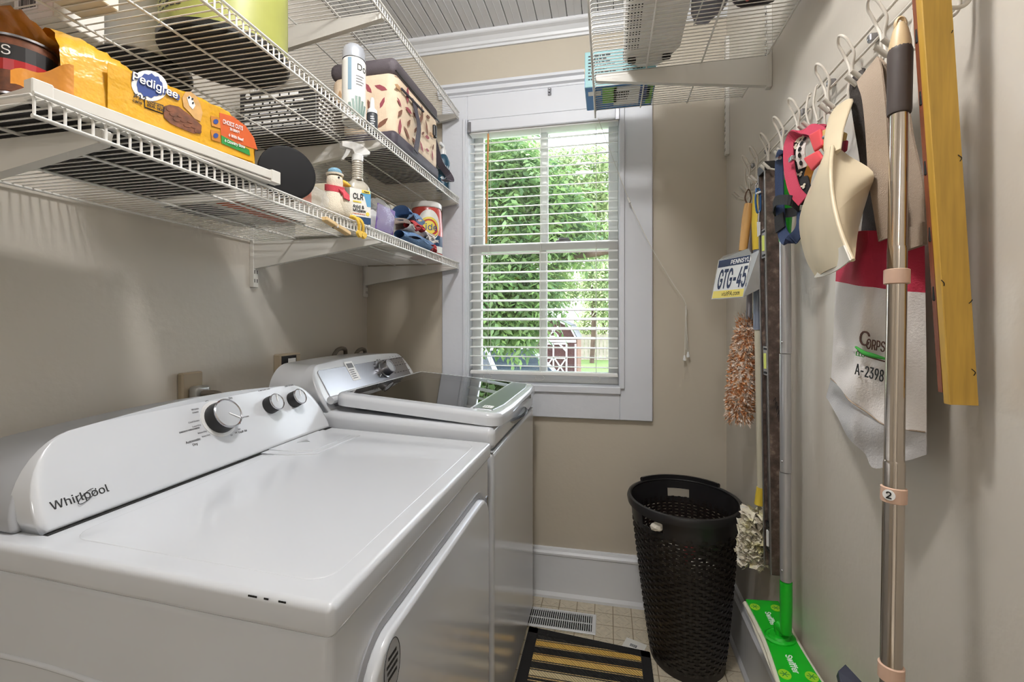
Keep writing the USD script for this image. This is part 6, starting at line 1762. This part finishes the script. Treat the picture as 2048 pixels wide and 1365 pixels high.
def foliage(par, name, pts, m, seed, size=(.8, 1.3), proto_kw=None, rnd=None):
    """leaf sprays as one point instancer"""
    r = np.random.default_rng(seed)
    p = par.path + '/' + numbered(par.path, name)
    pi = UsdGeom.PointInstancer.Define(stage, p)
    pr_ = []
    for k in range(3):
        g = usdkit.mesh(stage, f'{p}/leaf_spray_{k:03d}', spray(seed + k, **(proto_kw or {})), MT(m)); pr_.append(g.GetPath())
    UsdGeom.Imageable(stage.GetPrimAtPath(p))
    pi.CreatePrototypesRel().SetTargets(pr_)
    n = len(pts)
    pi.CreateProtoIndicesAttr([int(x) for x in r.integers(0, 3, n)])
    pi.CreatePositionsAttr([Gf.Vec3f(*map(float, q - par.loc)) for q in pts])
    O = []
    for _ in range(n):
        e = Gf.Rotation(Gf.Vec3d(0, 0, 1), float(r.uniform(0, 360))); e2 = Gf.Rotation(Gf.Vec3d(0, 1, 0), float(r.uniform(-10, 70)))
        q = (e2 * e).GetQuat(); O.append(Gf.Quath(float(q.GetReal()), *[float(x) for x in q.GetImaginary()]))
    pi.CreateOrientationsAttr(O)
    s = r.uniform(*size, n); pi.CreateScalesAttr([Gf.Vec3f(float(x), float(x), float(x)) for x in s])
    pi.GetPrim().SetCustomDataByKey('kind', 'stuff')


def blob_pts(blobs, seed):
    r = np.random.default_rng(seed); out = []
    for (c, rad, n) in blobs:
        d = r.normal(0, 1, (n, 3)); d /= np.linalg.norm(d, axis=1, keepdims=True)
        out.append(np.asarray(c) + d * np.asarray(rad) * (r.uniform(.35, 1.0, (n, 1)) ** .5))
    return np.vstack(out)


def W_(px, py, Y): return at(px, py, Y=Y)


def tree(label, base, h, blobs, m, seed, limbs=(), kw=None, size=(.8, 1.3), tr=.16):
    base = np.array(base, float)
    t = thing('tree', label, 'tree', base)
    t.part('trunk', tube(bez([base, base + (.1, 0, h * .4), base + (-.05, .1, h)], 14), np.linspace(tr, tr * .5, len(bez([base, base, base + (0, 0, h)], 14))) if False else tr * .8, 10), 'bark', 60)
    for l in limbs: t.part('branch', tube(bez(l, 18), np.linspace(.075, .03, len(bez(l, 18))), 8), 'bark', 60)
    foliage(t, 'foliage', blob_pts(blobs, seed), m, seed, size, kw)
    return t


# near pecan-like tree on the left of the view, hanging over the window
tree('leafy green tree close outside the window with long drooping leaflets', (-2.6, 6.2, GZ), 3.6,
     [(W_(1010, 560, 5.6), (.75, .5, .55), 700), (W_(1000, 620, 5.8), (.6, .5, .4), 420), (W_(1040, 400, 5.5), (.8, .6, .6), 650), (W_(990, 330, 5.6), (.6, .6, .5), 420), (W_(1120, 440, 6.0), (.5, .5, .45), 260)], 'leaf_deep', 61,
     limbs=[[(-2.6, 6.2, 1.2), W_(1000, 600, 6.2), W_(1100, 540, 6.1), W_(1140, 515, 6.0), W_(1190, 508, 5.9), W_(1240, 500, 5.9)], [W_(975, 590, 6.0), W_(1010, 575, 6.0), W_(1060, 570, 6.0)]], kw=dict(n=9, L=.34, lf=.105))
tree('tall pale-leaved tree filling the upper window panes', (-5.6, 13.5, GZ), 6.0,
     [(W_(1000, 330, 11), (1.4, 1.0, 1.0), 900), (W_(1060, 420, 11), (1.3, 1.0, .9), 800), (W_(1130, 370, 11.5), (1.3, 1.0, 1.0), 800), (W_(1190, 430, 12), (1.0, 1.0, .9), 560), (W_(1175, 330, 12), (.8, 1.0, .5), 240), (W_(1030, 300, 12), (.8, .8, .4), 160), (W_(1150, 470, 12), (1.0, .8, .6), 300)], 'leaf_bright', 67, kw=dict(n=7, L=.34, lf=.13), size=(.9, 1.5))
tree('yellowish green tree behind the red shed', (-.8, 24, GZ), 6.5,
     [(W_(1195, 560, 24), (1.0, 1.2, 1.1), 380), (W_(1120, 570, 25), (1.1, 1.2, .9), 330), (W_(1205, 525, 24), (.9, 1.2, .6), 180), (W_(1110, 540, 25), (.8, 1.0, .6), 180), (W_(1215, 610, 24), (.6, 1, .5), 160)], 'leaf_bright', 71, kw=dict(n=7, L=.5, lf=.22), size=(.9, 1.5))
for k, (px, Y, hh, lb) in enumerate(((985, 30, 1.0, 'dense dark green hedge tree at the far left of the garden'), (1045, 37, .9, 'dense dark green tree just behind the left side of the red shed'), (1205, 34, .8, 'far green tree beyond the fence'))):
    b = W_(px, 645, Y); b[2] = GZ
    tree(lb, b, 3.0, [((b[0], b[1], GZ + 1.9), (2.2, 1.2, 2.0), 900), ((b[0] + .6, b[1], GZ + 4.2), (2.0, 1.2, 1.6 * hh), 600)], 'leaf_deep' if k < 2 else 'leaf_pale', 80 + k, kw=dict(n=7, L=.6, lf=.26), size=(.9, 1.5))
bsh = thing('shrub', 'low bushy green shrub in front of the dark hedge tree', 'shrub', W_(985, 680, 14) * [1, 1, 0] + [0, 0, GZ])
foliage(bsh, 'foliage', blob_pts([(W_(1000, 665, 14), (.8, .7, .55), 520), (W_(1035, 690, 14.5), (.6, .6, .45), 320), (W_(975, 690, 14), (.6, .6, .5), 260)], 93), 'leaf_deep', 93, (.8, 1.3), dict(n=7, L=.4, lf=.16))
bsh.part('stem', rod(bsh.loc, bsh.loc + (0, 0, .6), .04, 8), 'bark')

# barn shed
SYF = 17.2
ce_ = W_(1107, 700, SYF); sx = ce_[0]; SWD = .88
t = thing('garden_shed', 'dark red barn-roofed garden shed with white trim beyond the car', 'shed', (sx, SYF, GZ))
prof = [(-SWD, 0), (SWD, 0), (SWD, 1.50), (SWD * .72, 1.98), (0, 2.28), (-SWD * .72, 1.98), (-SWD, 1.50)]
mv = np.array([[1, 0, 0, sx], [0, 0, -1, SYF + 2.6], [0, 1, 0, GZ], [0, 0, 0, 1.0]])
t.part('walls', put(ext(np.array(prof), 2.6), mv), 'shed_red', None)
t.part('side_wall', box((sx + SWD, SYF, GZ), (sx + SWD + .02, SYF + 2.6, GZ + 1.5)), 'shed_side', None)
for a, b in zip(prof[2:6], prof[3:7]):
    a3, b3 = np.array([sx + a[0], SYF, GZ + a[1]]), np.array([sx + b[0], SYF, GZ + b[1]])
    d = (b3 - a3) / np.linalg.norm(b3 - a3); n = np.array([d[2], 0, -d[0]]); n = n if n[2] > 0 else -n
    t.part('roof_panel', hull([p + o + q for p in (a3 - d * .0 + n * 0, b3) for o in (n * .01, n * .06) for q in ((0, -.12, 0), (0, 2.7, 0))]), 'shed_roof', None)
    t.part('fascia', rod(a3 + (0, -.10, .0), b3 + (0, -.10, .0), .035, 6), 'shed_white')
yf = SYF - .02
def trim(x0, z0, x1, z1, w=.07): t.part('trim_board', sweep([(sx + x0, yf, GZ + z0), (sx + x1, yf, GZ + z1)], (z1 - z0, 0, -(x1 - x0)), [(-w / 2, -.015), (w / 2, -.015), (w / 2, .015), (-w / 2, .015)]), 'shed_white', None)
for x in (-.84, -.50, .50, .84): trim(x, .05, x, 1.32)
for z in (.10, .78, 1.32): trim(-.50, z, .50, z)
trim(-.86, 1.42, .86, 1.42, .09); trim(0, .1, 0, 1.32, .05)
for s in (-1, 1):
    trim(s * .04, .12, s * .48, .76, .05); trim(s * .48, .12, s * .04, .76, .05)
    trim(s * .48, 1.05, s * .24, 1.30, .06)
trim(-.18, 1.62, .18, 1.98, .05); trim(.18, 1.62, -.18, 1.98, .05); trim(-.2, 1.6, .2, 1.6, .05)
# fence behind, board by board
t = thing('garden_fence', 'weathered grey board fence along the back of the garden', 'fence', (-1, 26, GZ))
for k in range(44):
    x = -8 + k * .21
    t.part('plank', box((x, 26, GZ), (x + .19, 26.03, GZ + 1.45 + .03 * math.sin(k * 1.7))), 'fence_wood', None)
for z in (.3, 1.2): t.part('rail', box((-8, 26.03, GZ + z), (1.3, 26.09, GZ + z + .09)), 'fence_wood', None)
# parked car: only its roof, glass and bonnet reach into the view
cy0 = 6.4
cb = W_(1035, 735, cy0)
t = thing('parked_car', 'silver-white car with raindrops parked on the lawn in front of the red shed', 'car', (-2.85, 10.75, GZ))
def cpt(px, py, Y): return W_(px, py, Y)
sec_ = [(-2.2, 0.35), (-2.15, .72), (-1.15, .86), (-.55, 1.33), (.75, 1.36), (1.5, .92), (2.15, .86), (2.2, .35)]
cm_ = np.array([[.75, 0, -.6, -2.85], [-.66, 0, .80, 10.75], [0, 1.09, 0, GZ], [0, 0, 0, 1.0]])
cm_[:3, 2] = np.cross(cm_[:3, 0], (0, 0, 1.0))
hb_ = [(-2.2, .35), (-2.16, .72), (-1.15, .90), (1.5, .94), (2.15, .88), (2.2, .35)]
t.part('body', put(move(ext(np.array(hb_), 1.72), (0, 0, -.86)), cm_), 'car_paint', 25)
cab = [hull([(x, z, s * w) for x, z, w in ((-1.15, .89, .80), (-.50, 1.36, .62), (.80, 1.38, .62), (1.5, .92, .80))  for s in (-1, 1)])]
t.part('glass', put(cab[0], cm_), 'car_glass', None)
t.part('roof', put(hull([(x, z, s * w) for x, z, w in ((-.52, 1.355, .60), (.82, 1.375, .60), (-.42, 1.40, .52), (.70, 1.415, .52)) for s in (-1, 1)]), cm_), 'car_paint', None)
for s in (-1, 1):
    t.part('pillar', put(tube([(-1.15, .90, s * .80), (-.50, 1.37, s * .62)], .04, 8), cm_), 'car_paint')
    t.part('pillar', put(tube([(.80, 1.39, s * .62), (1.5, .93, s * .80)], .05, 8), cm_), 'car_paint')
    t.part('pillar', put(tube([(.15, 1.39, s * .62), (.2, .90, s * .81)], .035, 8), cm_), 'car_black')
    for x in (-1.35, 1.4): t.part('wheel', put(move(lathe([(0, 0), (.2, .0), (.31, .01), (.32, .10), (.31, .19), (.2, .2), (0, .2)], 28), (0, 0, 0)), cm_ @ frame((x, .32, s * .86 - .1), (1, 0, 0), (0, 1, 0))), 'car_black')
